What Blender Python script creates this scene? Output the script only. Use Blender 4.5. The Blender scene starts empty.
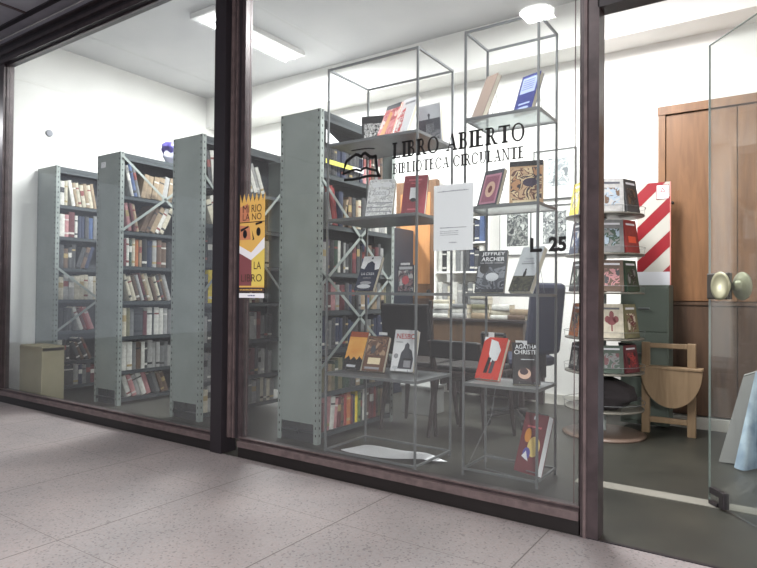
import bpy, bmesh, math, random
from mathutils import Vector, Matrix
random.seed(7)
R = math.radians
scene = bpy.context.scene
col = scene.collection

# ------------------------------------------------------------------ camera
F_PX = 595.14
CR = Vector((0.82789637, 0.56081167, 0.00882418))
CU = Vector((0.00135131, -0.01772704, 0.99984195))
CF = Vector((-0.56087946, 0.8277536, 0.01543398))
CAM = Vector((0, -2.57, 1.0))
cd = bpy.data.cameras.new('camera'); cam = bpy.data.objects.new('camera', cd); col.objects.link(cam)
cd.sensor_width = 36; cd.lens = F_PX / 757 * 36; cd.clip_start = 0.05; cd.clip_end = 100
mw = Matrix((( CR.x, CU.x, -CF.x, CAM.x), (CR.y, CU.y, -CF.y, CAM.y), (CR.z, CU.z, -CF.z, CAM.z), (0, 0, 0, 1)))
cam.matrix_world = mw
scene.camera = cam

# ------------------------------------------------------------------ world, exposure
world = bpy.data.worlds.new('world'); scene.world = world; world.use_nodes = True
world.node_tree.nodes['Background'].inputs[0].default_value = (0.80, 0.86, 1.0, 1)
world.node_tree.nodes['Background'].inputs[1].default_value = 0.35
vs = scene.view_settings
vs.view_transform = 'Standard'; vs.look = 'None'; vs.gamma = 1; vs.exposure = 0.9
try: vs.use_curve_mapping = False
except Exception: pass

LIGHTS = [  # name, location, size x, size y, power, colour
    ('ceiling_light_left',  (-4.28, 1.50, 3.44), 0.26, 1.15, 120, (1.0, 1.0, 1.0)),
    ('ceiling_light_right', (-1.30, 1.00, 3.44), 0.26, 1.15, 100, (1.0, 0.99, 0.98)),
    ('arcade_light_near',   (-1.62, -2.05, 3.24), 0.22, 0.22, 22, (1.0, 0.97, 0.95)),
    ('fill_light_right',  (2.90, -6.40, 3.24), 0.60, 0.60, 780, (1.0, 0.97, 0.95)),  # added out of view to light the covers and facade from the front
    ('fill_light_far',    (-9.0, -1.20, 3.24), 0.34, 0.34, 40, (0.97, 0.97, 1.0)),  # added out of view to light the left part of the pavement
]
for n, loc, sx, sy, p, c in LIGHTS:
    ld = bpy.data.lights.new(n, 'AREA'); ld.shape = 'RECTANGLE'; ld.size = sx; ld.size_y = sy
    ld.energy = p; ld.color = c
    lo = bpy.data.objects.new(n, ld); lo.location = loc; col.objects.link(lo)

# ------------------------------------------------------------------ materials
def lin(c):
    return tuple(((v / 255) / 12.92 if v / 255 <= 0.04045 else ((v / 255 + 0.055) / 1.055) ** 2.4) for v in c) + (1,)
_mats = {}
def mat(name, rgb, rough=0.6, metal=0.0, noise=None, bump=0.0, scale=8.0, rgb2=None, emit=None, coat=0.0, stretch=None):
    """procedural principled material, optionally mottled with rgb2"""
    if name in _mats: return _mats[name]
    m = bpy.data.materials.new(name); m.use_nodes = True; nt = m.node_tree
    b = nt.nodes['Principled BSDF']
    b.inputs['Base Color'].default_value = lin(rgb); b.inputs['Roughness'].default_value = rough
    b.inputs['Metallic'].default_value = metal
    if coat: b.inputs['Coat Weight'].default_value = coat
    if rgb2 is not None or bump:
        tc = nt.nodes.new('ShaderNodeTexCoord'); mp = nt.nodes.new('ShaderNodeMapping')
        nt.links.new(tc.outputs['Object'], mp.inputs[0])
        if stretch: mp.inputs['Scale'].default_value = stretch
        nz = nt.nodes.new('ShaderNodeTexNoise'); nz.inputs['Scale'].default_value = scale; nz.inputs['Detail'].default_value = 5
        nt.links.new(mp.outputs[0], nz.inputs['Vector'])
        if rgb2 is not None:
            cr = nt.nodes.new('ShaderNodeValToRGB')
            cr.color_ramp.elements[0].position = 0.35; cr.color_ramp.elements[1].position = 0.65
            cr.color_ramp.elements[0].color = lin(rgb); cr.color_ramp.elements[1].color = lin(rgb2)
            nt.links.new(nz.outputs['Fac'], cr.inputs[0]); nt.links.new(cr.outputs[0], b.inputs['Base Color'])
        if bump:
            bp = nt.nodes.new('ShaderNodeBump'); bp.inputs['Strength'].default_value = bump; bp.inputs['Distance'].default_value = 0.01
            nt.links.new(nz.outputs['Fac'], bp.inputs['Height']); nt.links.new(bp.outputs[0], b.inputs['Normal'])
    if emit:
        b.inputs['Emission Color'].default_value = lin(rgb); b.inputs['Emission Strength'].default_value = emit
    _mats[name] = m
    return m

def glass_mat(name, tint, ior=1.45, dirt=0.03):
    m = bpy.data.materials.new(name); m.use_nodes = True; nt = m.node_tree
    for n in list(nt.nodes): nt.nodes.remove(n)
    out = nt.nodes.new('ShaderNodeOutputMaterial')
    tr = nt.nodes.new('ShaderNodeBsdfTransparent'); tr.inputs[0].default_value = tint
    gl = nt.nodes.new('ShaderNodeBsdfGlossy'); gl.inputs['Roughness'].default_value = 0.02
    df = nt.nodes.new('ShaderNodeBsdfDiffuse'); df.inputs[0].default_value = (0.8, 0.8, 0.82, 1)
    # thin-pane reflectance from the viewing angle (Schlick), the same for both faces
    ge = nt.nodes.new('ShaderNodeNewGeometry'); dt = nt.nodes.new('ShaderNodeVectorMath'); dt.operation = 'DOT_PRODUCT'
    nt.links.new(ge.outputs['Incoming'], dt.inputs[0]); nt.links.new(ge.outputs['Normal'], dt.inputs[1])
    ab = nt.nodes.new('ShaderNodeMath'); ab.operation = 'ABSOLUTE'; nt.links.new(dt.outputs['Value'], ab.inputs[0])
    om = nt.nodes.new('ShaderNodeMath'); om.operation = 'SUBTRACT'; om.inputs[0].default_value = 1.0; nt.links.new(ab.outputs[0], om.inputs[1])
    pw = nt.nodes.new('ShaderNodeMath'); pw.operation = 'POWER'; pw.inputs[1].default_value = 5; nt.links.new(om.outputs[0], pw.inputs[0])
    fr = nt.nodes.new('ShaderNodeMath'); fr.operation = 'MULTIPLY_ADD'; fr.inputs[1].default_value = 0.96; fr.inputs[2].default_value = 0.04; nt.links.new(pw.outputs[0], fr.inputs[0])
    m1 = nt.nodes.new('ShaderNodeMixShader'); m2 = nt.nodes.new('ShaderNodeMixShader')
    # faint uneven film of dust on the pane
    tc = nt.nodes.new('ShaderNodeTexCoord'); nz = nt.nodes.new('ShaderNodeTexNoise'); nz.inputs['Scale'].default_value = 1.2
    mr = nt.nodes.new('ShaderNodeMapRange'); mr.inputs['From Min'].default_value = 0.3; mr.inputs['From Max'].default_value = 0.7
    mr.inputs['To Min'].default_value = dirt * 0.5; mr.inputs['To Max'].default_value = dirt
    nt.links.new(tc.outputs['Object'], nz.inputs['Vector']); nt.links.new(nz.outputs['Fac'], mr.inputs['Value'])
    nt.links.new(fr.outputs[0], m1.inputs[0]); nt.links.new(tr.outputs[0], m1.inputs[1]); nt.links.new(gl.outputs[0], m1.inputs[2])
    nt.links.new(mr.outputs[0], m2.inputs[0]); nt.links.new(m1.outputs[0], m2.inputs[1]); nt.links.new(df.outputs[0], m2.inputs[2])
    nt.links.new(m2.outputs[0], out.inputs[0])
    _mats[name] = m
    return m

def terrazzo():
    m = bpy.data.materials.new('terrazzo'); m.use_nodes = True; nt = m.node_tree; b = nt.nodes['Principled BSDF']
    N = nt.nodes.new; L = nt.links.new
    tc = N('ShaderNodeTexCoord')
    nz = N('ShaderNodeTexNoise'); nz.inputs['Scale'].default_value = 2.2; nz.inputs['Detail'].default_value = 6; L(tc.outputs['Object'], nz.inputs['Vector'])
    r1 = N('ShaderNodeValToRGB'); r1.color_ramp.elements[0].color = lin((116, 112, 113)); r1.color_ramp.elements[1].color = lin((140, 131, 130))
    r1.color_ramp.elements[0].position = 0.35; r1.color_ramp.elements[1].position = 0.68; L(nz.outputs['Fac'], r1.inputs[0])
    vo = N('ShaderNodeTexVoronoi'); vo.inputs['Scale'].default_value = 130; L(tc.outputs['Object'], vo.inputs['Vector'])
    sp = N('ShaderNodeSeparateColor'); L(vo.outputs['Color'], sp.inputs[0])
    r2 = N('ShaderNodeValToRGB'); e = r2.color_ramp.elements; e[0].position = 0.0; e[0].color = lin((70, 66, 68)); e[1].position = 0.09; e[1].color = lin((150, 142, 141))
    r2.color_ramp.interpolation = 'CONSTANT'
    x = r2.color_ramp.elements.new(0.55); x.color = lin((136, 129, 128)); x = r2.color_ramp.elements.new(0.8); x.color = lin((146, 130, 127))
    L(sp.outputs[0], r2.inputs[0])
    mx = N('ShaderNodeMix'); mx.data_type = 'RGBA'; mx.inputs[0].default_value = 0.38; L(r1.outputs[0], mx.inputs[6]); L(r2.outputs[0], mx.inputs[7])
    # joints of large slabs: lines at x = -2.4 + k*0.825, y = -0.505 - k*0.9
    sx = N('ShaderNodeSeparateXYZ'); L(tc.outputs['Object'], sx.inputs[0])
    def joint(sock, off, per, w):
        a = N('ShaderNodeMath'); a.operation = 'ADD'; a.inputs[1].default_value = off; L(sock, a.inputs[0])
        d = N('ShaderNodeMath'); d.operation = 'PINGPONG'; d.inputs[1].default_value = per / 2; L(a.outputs[0], d.inputs[0])
        c = N('ShaderNodeMath'); c.operation = 'LESS_THAN'; c.inputs[1].default_value = w; L(d.outputs[0], c.inputs[0]); return c
    j1 = joint(sx.outputs[0], 2.4 + 8.0 * 0.79, 0.79, 0.0028); j2 = joint(sx.outputs[1], 0.51 + 20 * 0.79, 0.79, 0.0012)
    mxx = N('ShaderNodeMath'); mxx.operation = 'MAXIMUM'; L(j1.outputs[0], mxx.inputs[0]); L(j2.outputs[0], mxx.inputs[1])
    m3 = N('ShaderNodeMix'); m3.data_type = 'RGBA'; L(mxx.outputs[0], m3.inputs[0]); L(mx.outputs[2], m3.inputs[6]); m3.inputs[7].default_value = lin((84, 77, 75))
    L(m3.outputs[2], b.inputs['Base Color']); b.inputs['Roughness'].default_value = 0.55
    _mats['terrazzo'] = m
    return m

def wood_mat(name, a, b_, scale=3.0, rough=0.45):
    m = bpy.data.materials.new(name); m.use_nodes = True; nt = m.node_tree; b = nt.nodes['Principled BSDF']
    N = nt.nodes.new; L = nt.links.new
    tc = N('ShaderNodeTexCoord'); mp = N('ShaderNodeMapping'); mp.inputs['Scale'].default_value = (6, 6, 0.7); L(tc.outputs['Object'], mp.inputs[0])
    nz = N('ShaderNodeTexNoise'); nz.inputs['Scale'].default_value = scale; nz.inputs['Detail'].default_value = 7; nz.inputs['Distortion'].default_value = 1.2; L(mp.outputs[0], nz.inputs['Vector'])
    cr = N('ShaderNodeValToRGB'); cr.color_ramp.elements[0].color = lin(a); cr.color_ramp.elements[1].color = lin(b_)
    cr.color_ramp.elements[0].position = 0.3; cr.color_ramp.elements[1].position = 0.7
    L(nz.outputs['Fac'], cr.inputs[0]); L(cr.outputs[0], b.inputs['Base Color']); b.inputs['Roughness'].default_value = rough
    _mats[name] = m
    return m

def art_mat(name, cols, scale=20.0, rough=0.35):
    """printed picture: patches of the given colours"""
    if name in _mats: return _mats[name]
    m = bpy.data.materials.new(name); m.use_nodes = True; nt = m.node_tree; b = nt.nodes['Principled BSDF']
    N = nt.nodes.new; L = nt.links.new
    tc = N('ShaderNodeTexCoord'); nz = N('ShaderNodeTexNoise'); nz.inputs['Scale'].default_value = scale; nz.inputs['Detail'].default_value = 3; nz.inputs['Distortion'].default_value = 0.8
    L(tc.outputs['Object'], nz.inputs['Vector'])
    cr = N('ShaderNodeValToRGB'); cr.color_ramp.interpolation = 'CONSTANT'
    n = len(cols); el = cr.color_ramp.elements
    el[0].position = 0; el[0].color = lin(cols[0]); el[1].position = 0.36 + 0.28 / n; el[1].color = lin(cols[1])
    for i in range(2, n):
        x = el.new(0.36 + 0.28 * i / n); x.color = lin(cols[i])
    L(nz.outputs['Fac'], cr.inputs[0]); L(cr.outputs[0], b.inputs['Base Color']); b.inputs['Roughness'].default_value = rough
    _mats[name] = m
    return m

FRAME = mat('brown_painted_steel', (78, 68, 70), 0.32, 0.25, rgb2=(62, 54, 56), scale=14, bump=0.05)
FRAMED = mat('dark_steel', (42, 38, 42), 0.4, 0.2)
KICK = mat('black_kickplate', (24, 20, 20), 0.5)
SILL = mat('worn_brown_sill', (104, 90, 90), 0.5, 0.1, rgb2=(84, 73, 73), scale=20)
GLASS = glass_mat('shop_glass', (0.93, 0.95, 0.945, 1), dirt=0.04)
DGLASS = glass_mat('door_glass', (0.93, 0.955, 0.945, 1), dirt=0.035)
WALL = mat('white_plaster', (242, 241, 238), 0.9, rgb2=(236, 235, 232), scale=3)
CEIL = mat('ceiling_plaster', (205, 205, 206), 0.9, rgb2=(198, 198, 200), scale=2)
FLOORM = mat('polished_cement', (52, 52, 46), 0.42, rgb2=(40, 41, 37), scale=3.2, bump=0.02)
STRIP = mat('light_floor_strip', (122, 120, 112), 0.6)
TERR = terrazzo()
ARC = mat('arcade_ceiling_grey', (176, 176, 184), 0.35, rgb2=(156, 156, 166), scale=3)
GREY = mat('grey_enamel_steel', (146, 154, 151), 0.42, 0.1, rgb2=(136, 144, 141), scale=5, bump=0.03)
GREYS = mat('grey_shelf_edge', (66, 72, 76), 0.45, 0.2)
GREYD = mat('shelf_shade_grey', (46, 50, 55), 0.6)  # dark tone for the shade painted behind and below the shelves
HOLE = mat('slot_hole', (28, 30, 32), 0.8)
ROD = mat('brushed_steel_rod', (116, 119, 121), 0.35, 0.35)
RACKSH = mat('rack_shelf_sheet', (112, 116, 118), 0.3, 0.5)
RACKSB = glass_mat('frosted_shelf_glass', (0.82, 0.87, 0.86, 1), dirt=0.42)
WOOD = wood_mat('orange_wood', (106, 74, 48), (130, 93, 62))
WOODD = wood_mat('brown_wood', (72, 54, 42), (92, 70, 54))
WOODL = wood_mat('pale_wood', (134, 112, 86), (156, 132, 104))
DESKW = wood_mat('desk_wood', (78, 58, 42), (98, 76, 56))
DARKW = mat('dark_wood', (44, 36, 36), 0.45)
NAVY = mat('navy_upholstery', (30, 36, 58), 0.7, bump=0.1, scale=60)
BLACKP = mat('black_plastic', (26, 27, 30), 0.4)
WHITE = mat('white_paper', (236, 236, 240), 0.7)
PAGES = mat('book_pages', (222, 214, 196), 0.85, rgb2=(200, 190, 172), scale=60, stretch=(1, 40, 1))
VINYL = mat('black_vinyl', (12, 12, 14), 0.5)
BASEB = mat('white_baseboard', (196, 194, 186), 0.5)
LAMP = mat('lamp_diffuser', (255, 255, 252), 0.5, emit=9.0)
GREYP = mat('printed_grey', (150, 152, 160), 0.7)

# ------------------------------------------------------------------ mesh builder
class MB:
    def __init__(s): s.v = []; s.f = []; s.m = []; s.mats = []; s.sm = []
    def mi(s, m):
        if m not in s.mats: s.mats.append(m)
        return s.mats.index(m)
    def add(s, vs_, fs, m, smooth=False, M=None):
        o = len(s.v); k = s.mi(m)
        for p in vs_: s.v.append(tuple(M @ Vector(p)) if M is not None else tuple(p))
        for f in fs: s.f.append([i + o for i in f]); s.m.append(k); s.sm.append(smooth)
        return s
    def box(s, a, b, m, M=None):
        x0, y0, z0 = a; x1, y1, z1 = b
        x0, x1 = min(x0, x1), max(x0, x1); y0, y1 = min(y0, y1), max(y0, y1); z0, z1 = min(z0, z1), max(z0, z1)
        v = [(x0,y0,z0),(x1,y0,z0),(x1,y1,z0),(x0,y1,z0),(x0,y0,z1),(x1,y0,z1),(x1,y1,z1),(x0,y1,z1)]
        return s.add(v, [(0,3,2,1),(4,5,6,7),(0,1,5,4),(1,2,6,5),(2,3,7,6),(3,0,4,7)], m, M=M)
    def bbox(s, a, b, m, r=0.005, M=None):
        """box with bevelled vertical/horizontal edges"""
        bm = bmesh.new(); bmesh.ops.create_cube(bm, size=1)
        for v in bm.verts:
            v.co = Vector([(a[i] + b[i]) / 2 + v.co[i] * abs(b[i] - a[i]) for i in range(3)])
        bmesh.ops.bevel(bm, geom=bm.edges[:], offset=r, segments=2, affect='EDGES', profile=0.5)
        bm.verts.index_update()
        s.add([v.co.copy() for v in bm.verts], [[v.index for v in f.verts] for f in bm.faces], m, M=M); bm.free(); return s
    def tube(s, p, q, r, m, n=8, r2=None, M=None):
        p, q = Vector(p), Vector(q); d = (q - p).normalized(); r2 = r if r2 is None else r2
        u = d.orthogonal().normalized(); w = d.cross(u)
        v = []
        for c, rr in ((p, r), (q, r2)):
            for i in range(n):
                a = 2 * math.pi * i / n; v.append(c + (u * math.cos(a) + w * math.sin(a)) * rr)
        fs = [(i, (i + 1) % n, n + (i + 1) % n, n + i) for i in range(n)] + [tuple(range(n))[::-1], tuple(range(n, 2 * n))]
        return s.add(v, fs, m, smooth=False, M=M)
    def path(s, pts, r, m, n=6, M=None):
        for a, b in zip(pts, pts[1:]): s.tube(a, b, r, m, n, M=M)
        return s
    def lathe(s, prof, m, n=32, c=(0, 0, 0), M=None, smooth=True):
        v = []
        for rr, z in prof:
            for i in range(n):
                a = 2 * math.pi * i / n; v.append((c[0] + rr * math.cos(a), c[1] + rr * math.sin(a), c[2] + z))
        fs = []
        for j in range(len(prof) - 1):
            for i in range(n):
                fs.append((j * n + i, j * n + (i + 1) % n, (j + 1) * n + (i + 1) % n, (j + 1) * n + i))
        fs.append(tuple(range(n))[::-1]); fs.append(tuple(range((len(prof) - 1) * n, len(prof) * n)))
        return s.add(v, fs, m, smooth=smooth, M=M)
    def prism(s, poly, y0, y1, m, M=None):
        """polygon in x,z extruded along y"""
        n = len(poly)
        v = [(x, y0, z) for x, z in poly] + [(x, y1, z) for x, z in poly]
        fs = [tuple(range(n)), tuple(range(n, 2 * n))[::-1]] + [(i, n + i, n + (i + 1) % n, (i + 1) % n) for i in range(n)]
        return s.add(v, fs, m, M=M)
    def prismz(s, poly, z0, z1, m, M=None):
        n = len(poly)
        v = [(x, y, z0) for x, y in poly] + [(x, y, z1) for x, y in poly]
        fs = [tuple(range(n))[::-1], tuple(range(n, 2 * n))] + [(i, (i + 1) % n, n + (i + 1) % n, n + i) for i in range(n)]
        return s.add(v, fs, m, M=M)
    def build(s, name, parent=None, loc=None, rot=None):
        me = bpy.data.meshes.new(name); me.from_pydata([tuple(v) for v in s.v], [], s.f)
        for m in s.mats: me.materials.append(m)
        for p, k, q in zip(me.polygons, s.m, s.sm): p.material_index = k; p.use_smooth = q
        bm = bmesh.new(); bm.from_mesh(me); bmesh.ops.recalc_face_normals(bm, faces=bm.faces); bm.to_mesh(me); bm.free()
        me.update()
        o = bpy.data.objects.new(name, me); col.objects.link(o)
        if parent is not None: o.parent = parent
        if loc is not None: o.location = loc
        if rot is not None: o.rotation_euler = rot
        return o

def tag(o, label=None, cat=None, group=None, kind=None):
    if label: o['label'] = label
    if cat: o['category'] = cat
    if group: o['group'] = group
    if kind: o['kind'] = kind
    return o
def thing(name, label, cat, loc=(0, 0, 0), rot=(0, 0, 0), group=None):
    o = bpy.data.objects.new(name, None); col.objects.link(o); o.location = loc; o.rotation_euler = rot
    o.empty_display_size = 0.05
    return tag(o, label, cat, group)
def struct(name, mb): return tag(mb.build(name), kind='structure')

def at(px, py, axis, val):
    """point of a known plane (axis = value) seen at a photo pixel"""
    d = CR * ((px - 378.5) / F_PX) + CU * (-(py - 284) / F_PX) + CF
    return CAM + d * ((val - CAM[axis]) / d[axis])

def text_mb(mb, body, x, z, height, y, m, bold=0.0, width=None, thick=0.0008, M=None, shear=0.0):
    cu = bpy.data.curves.new('t', 'FONT'); cu.body = body; cu.size = 1.0; cu.offset = bold; cu.shear = shear
    cu.resolution_u = 3
    o = bpy.data.objects.new('t', cu); col.objects.link(o)
    dg = bpy.context.evaluated_depsgraph_get(); dg.update()
    me = o.evaluated_get(dg).to_mesh()
    vs_ = [v.co.copy() for v in me.vertices]; fs = [list(p.vertices) for p in me.polygons]
    o.evaluated_get(dg).to_mesh_clear()
    bpy.data.objects.remove(o); bpy.data.curves.remove(cu)
    x0 = min(v.x for v in vs_); x1 = max(v.x for v in vs_); y0 = min(v.y for v in vs_); y1 = max(v.y for v in vs_)
    sy = height / (y1 - y0); sx = (width / (x1 - x0)) if width else sy
    mb.add([(x + (v.x - x0) * sx, y, z + (v.y - y0) * sy) for v in vs_], fs, m, M=M)
    return mb

# =================================================================== SETTING
XL, XR, YB, ZC = -6.22, 1.7, 2.87, 3.52
struct('floor', MB().box((XL - .1, -0.045, -0.08), (XR + .1, YB + .1, 0.0), FLOORM))
struct('pavement', MB().box((-12, -8, -0.09), (6, -0.046, 0.0), TERR))
struct('trim_1', MB().box((-0.92, 0.665, 0.0), (1.2, 0.765, 0.003), STRIP))
struct('ceiling', MB().box((XL - .1, 0.04, ZC), (XR + .1, YB + .1, ZC + .1), CEIL))
struct('wall_left', MB().box((XL - .1, 0.04, 0), (XL, YB, ZC), WALL))
struct('wall_right', MB().box((XR, 0.04, 0), (XR + .1, YB, ZC), WALL))
struct('wall_back', MB().box((XL - .1, YB, 0), (XR + .1, YB + .1, ZC), WALL))
struct('trim_2', MB().box((XL, 2.56, 3.13), (XR, YB, ZC), WALL))            # bulkhead beam along the back wall
struct('baseboard_back', MB().box((XL, YB - .015, 0), (-0.82, YB, 0.09), BASEB))
# facade
fw = MB()
fw.box((-12, -0.02, 3.27), (6, 0.10, 3.7), WALL)                            # wall over the shop window
fw.box((-12, -0.04, 0), (-5.96, 0.06, 3.27), FRAMED)
struct('wall_front', fw)
struct('wall_front_right', MB().box((0.36, -0.04, 0), (6, 0.06, 3.27), WALL))
hd = MB()
hd.box((-5.96, -0.045, 3.05), (0.36, 0.05, 3.27), FRAMED)
hd.box((-5.96, -0.058, 3.052), (-.626, -0.045, 3.085), FRAME); hd.box((-5.96, -0.07, 3.12), (0.36, -0.045, 3.15), FRAME)
hd.box((-5.96, -0.075, 3.20), (0.36, -0.045, 3.215), FRAME); hd.box((-5.96, -0.052, 3.225), (0.36, -0.045, 3.262), ARC)
struct('trim_3', hd)
# frame posts
def post(n, x0, x1, split=None, z1=3.05):
    mb = MB()
    if split is None:
        mb.box((x0, -0.045, 0), (x1, 0.045, z1), FRAME)
        mb.box((x0 + .012, -0.055, 0), (x0 + .024, -0.045, z1), SILL)
    else:
        mb.box((x0, -0.06, 0), (split, 0.06, z1), FRAMED)
        mb.box((split, -0.016, 0.1), (x1, 0.04, z1), FRAME)
        w = x1 - split
        mb.box((split + w * .12, -0.026, 0.1), (split + w * .3, -0.016, z1), SILL)
        mb.box((split + w * .42, -0.022, 0.1), (split + w * .5, -0.016, z1), SILL)
        mb.box((split + w * .62, -0.020, 0.1), (split + w * .76, -0.016, z1), FRAMED)
    return struct(n, mb)
post('trim_4', -5.96, -5.83)
post('trim_5', -2.965, -2.735, split=-2.865)
post('trim_6', -0.692, -0.622, z1=3.05)
post('trim_7', 0.285, 0.36)
for k, (x0, x1) in enumerate(((-5.83, -2.965), (-2.735, -0.70))):
    mb = MB()
    mb.box((x0, -0.04, 0.0), (x1, 0.05, 0.062), KICK)
    mb.box((x0, -0.05, 0.062), (x1, 0.05, 0.098), SILL)
    mb.box((x0, -0.022, 0.098), (x1, 0.03, 0.112), FRAME); mb.box((x0, -0.034, 0.112), (x1, -0.02, 0.118), SILL)
    struct('trim_%d' % (8 + k), mb)
    w = MB().box((x0, -0.003, 0.10), (x1, 0.003, 3.05), GLASS)
    wo = struct('window_%d' % (k + 1), w)
    st = MB()                                                               # thin steel beads round the pane
    st.box((x0, -0.022, 0.112), (x0 + .006, -0.003, 3.05), FRAME); st.box((x1 - .006, -0.022, 0.112), (x1, -0.003, 3.05), FRAME)
    st.box((x0 + .006, -0.022, 3.035), (x1 - .006, -0.003, 3.05), FRAME)
    st.box((x0 + .028, -0.006, 0.118), (x0 + .032, -0.0035, 3.03), SILL); st.box((x1 - .032, -0.006, 0.118), (x1 - .028, -0.0035, 3.03), SILL)
    st.build('glazing_bead', wo)
struct('trim_10', MB().box((-0.627, -0.045, 2.19), (0.285, 0.045, 2.255), FRAMED))
struct('window_3', MB().box((-0.627, -0.003, 2.255), (0.285, 0.003, 3.05), GLASS))
struct('trim_11', MB().box((-0.69, -0.048, 0.0), (0.36, -0.03, 0.004), FRAMED))

# arcade ceiling outside, with lighter joint strips
ac = MB().box((-12, -8, 3.30), (6, -0.03, 3.4), ARC)
for x in (-6.9, -5.2, -3.5, -1.8, -0.1):
    ac.box((x, -8, 3.292), (x + .03, -0.12, 3.30), SILL)
ac.box((-12, -0.17, 3.285), (6, -0.13, 3.30), FRAMED)
struct('ceiling_outside', ac)
struct('wall_outside', MB().box((-12, -8.1, 0), (6, -8, 3.4), mat('arcade_wall_opposite', (120, 116, 118), 0.7, rgb2=(100, 98, 104), scale=1)))

# glass door, opened inwards: hinge near x = 0.27, free edge at (-0.29, 0.73)
hx, hy = 0.272, 0.0
ang = math.atan2(0.73 - hy, -0.29 - hx)
dr = bpy.data.objects.new('door_1', None); col.objects.link(dr); dr.location = (hx, hy, 0); dr.rotation_euler = (0, 0, ang); tag(dr, kind='structure')
DW = math.hypot(0.73, 0.562)
MB().box((0.0, -0.005, 0.012), (DW, 0.005, 2.225), DGLASS).build('door_glass', dr)
e = MB(); e.box((DW - .001, -.0052, .012), (DW + .001, .0052, 2.226), mat('glass_edge', (112, 124, 120), 0.3)); e.box((0, -.0052, 2.225), (DW, .0052, 2.227), _mats['glass_edge'])
e.build('glass_edge', dr)
pf = MB(); pf.bbox((DW - .075, -.016, .004), (DW - .012, .016, .022), FRAMED, .003)
pf.bbox((DW - .105, -.016, .055), (DW - .02, .016, .085), FRAMED, .003); pf.bbox((DW - .125, -.016, .01), (DW - .09, .016, .085), FRAMED, .003)
pf.build('floor_lock', dr)
pf = MB(); pf.bbox((0.0, -.016, .004), (.16, .016, .06), FRAMED, .003); pf.build('hinge', dr)
pf = MB(); pf.bbox((0.0, -.016, 2.17), (.16, .016, 2.235), FRAMED, .003); pf.build('hinge', dr)
PLATE = mat('lock_plate', (58, 54, 50), 0.4, 0.4)
BRASS = mat('pale_brass', (150, 148, 122), 0.35, 0.3)
pl = MB(); pl.bbox((DW - .15, -.014, .985), (DW + .004, .014, 1.11), PLATE, .006); pl.build('lock_case', dr)
for sgn in (-1, 1):
    k = MB(); Mx = Matrix.Translation((DW - .16, 0, 1.047)) @ Matrix.Rotation(-sgn * math.pi / 2, 4, 'X')
    k.lathe([(.024, .016), (.022, .03), (.034, .036), (.062, .046), (.066, .052), (.064, .057), (.05, .054), (.0, .05)], BRASS, 32, M=Mx)
    k.build('door_knob', dr)

# ceiling lights (fixtures)
def fixture(name, label, loc, sx, sy, group=None):
    t = thing(name, label, 'ceiling light', loc)
    b = MB().bbox((-sx / 2 - .03, -sy / 2 - .03, -0.05), (sx / 2 + .03, sy / 2 + .03, 0), mat('lamp_housing', (230, 230, 230), 0.5), .008); b.build('housing', t)
    d = MB()
    for k in (-1, 1): d.tube((k * sx * .25, -sy / 2 + .02, -.066), (k * sx * .25, sy / 2 - .02, -.066), .013, LAMP, 10)
    d.build('tube', t)
    return t
fixture('ceiling_light', 'white twin-tube fluorescent fitting glowing on the shop ceiling behind the dark mullion', (-4.28, 1.50, ZC), .26, 1.15)
fixture('ceiling_light', 'white twin-tube fluorescent fitting on the shop ceiling above the wire racks', (-1.30, 1.00, ZC), .26, 1.15)
for loc, wh in (((-1.62, -2.05, 3.30), 'before the wire racks'), ((2.9, -6.4, 3.30), 'added as fill, right of the entrance'), ((-9.0, -1.2, 3.30), 'added as fill, far left along the passage')):  # the right and far-left fittings are added, unseen, to go with the fill lights
    t = thing('downlight', 'round white downlight in the grey arcade ceiling ' + wh, 'ceiling light', loc)
    MB().lathe([(.16, 0), (.16, -.03), (.14, -.035)], mat('lamp_housing', (230, 230, 230)), 28).build('housing', t)
    MB().lathe([(.135, -.034), (.135, -.044), (.10, -.05)], LAMP, 28).build('diffuser', t)

# wall fitting on left wall
tag(MB().lathe([(.035, 0), (.035, .012), (.026, .018)], GREYP, 20, M=Matrix.Translation((XL, .56, 2.61)) @ Matrix.Rotation(math.pi / 2, 4, 'Y')).build('wall_plate'),
    'small round grey cover plate high on the white left wall', 'wall plate')

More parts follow.
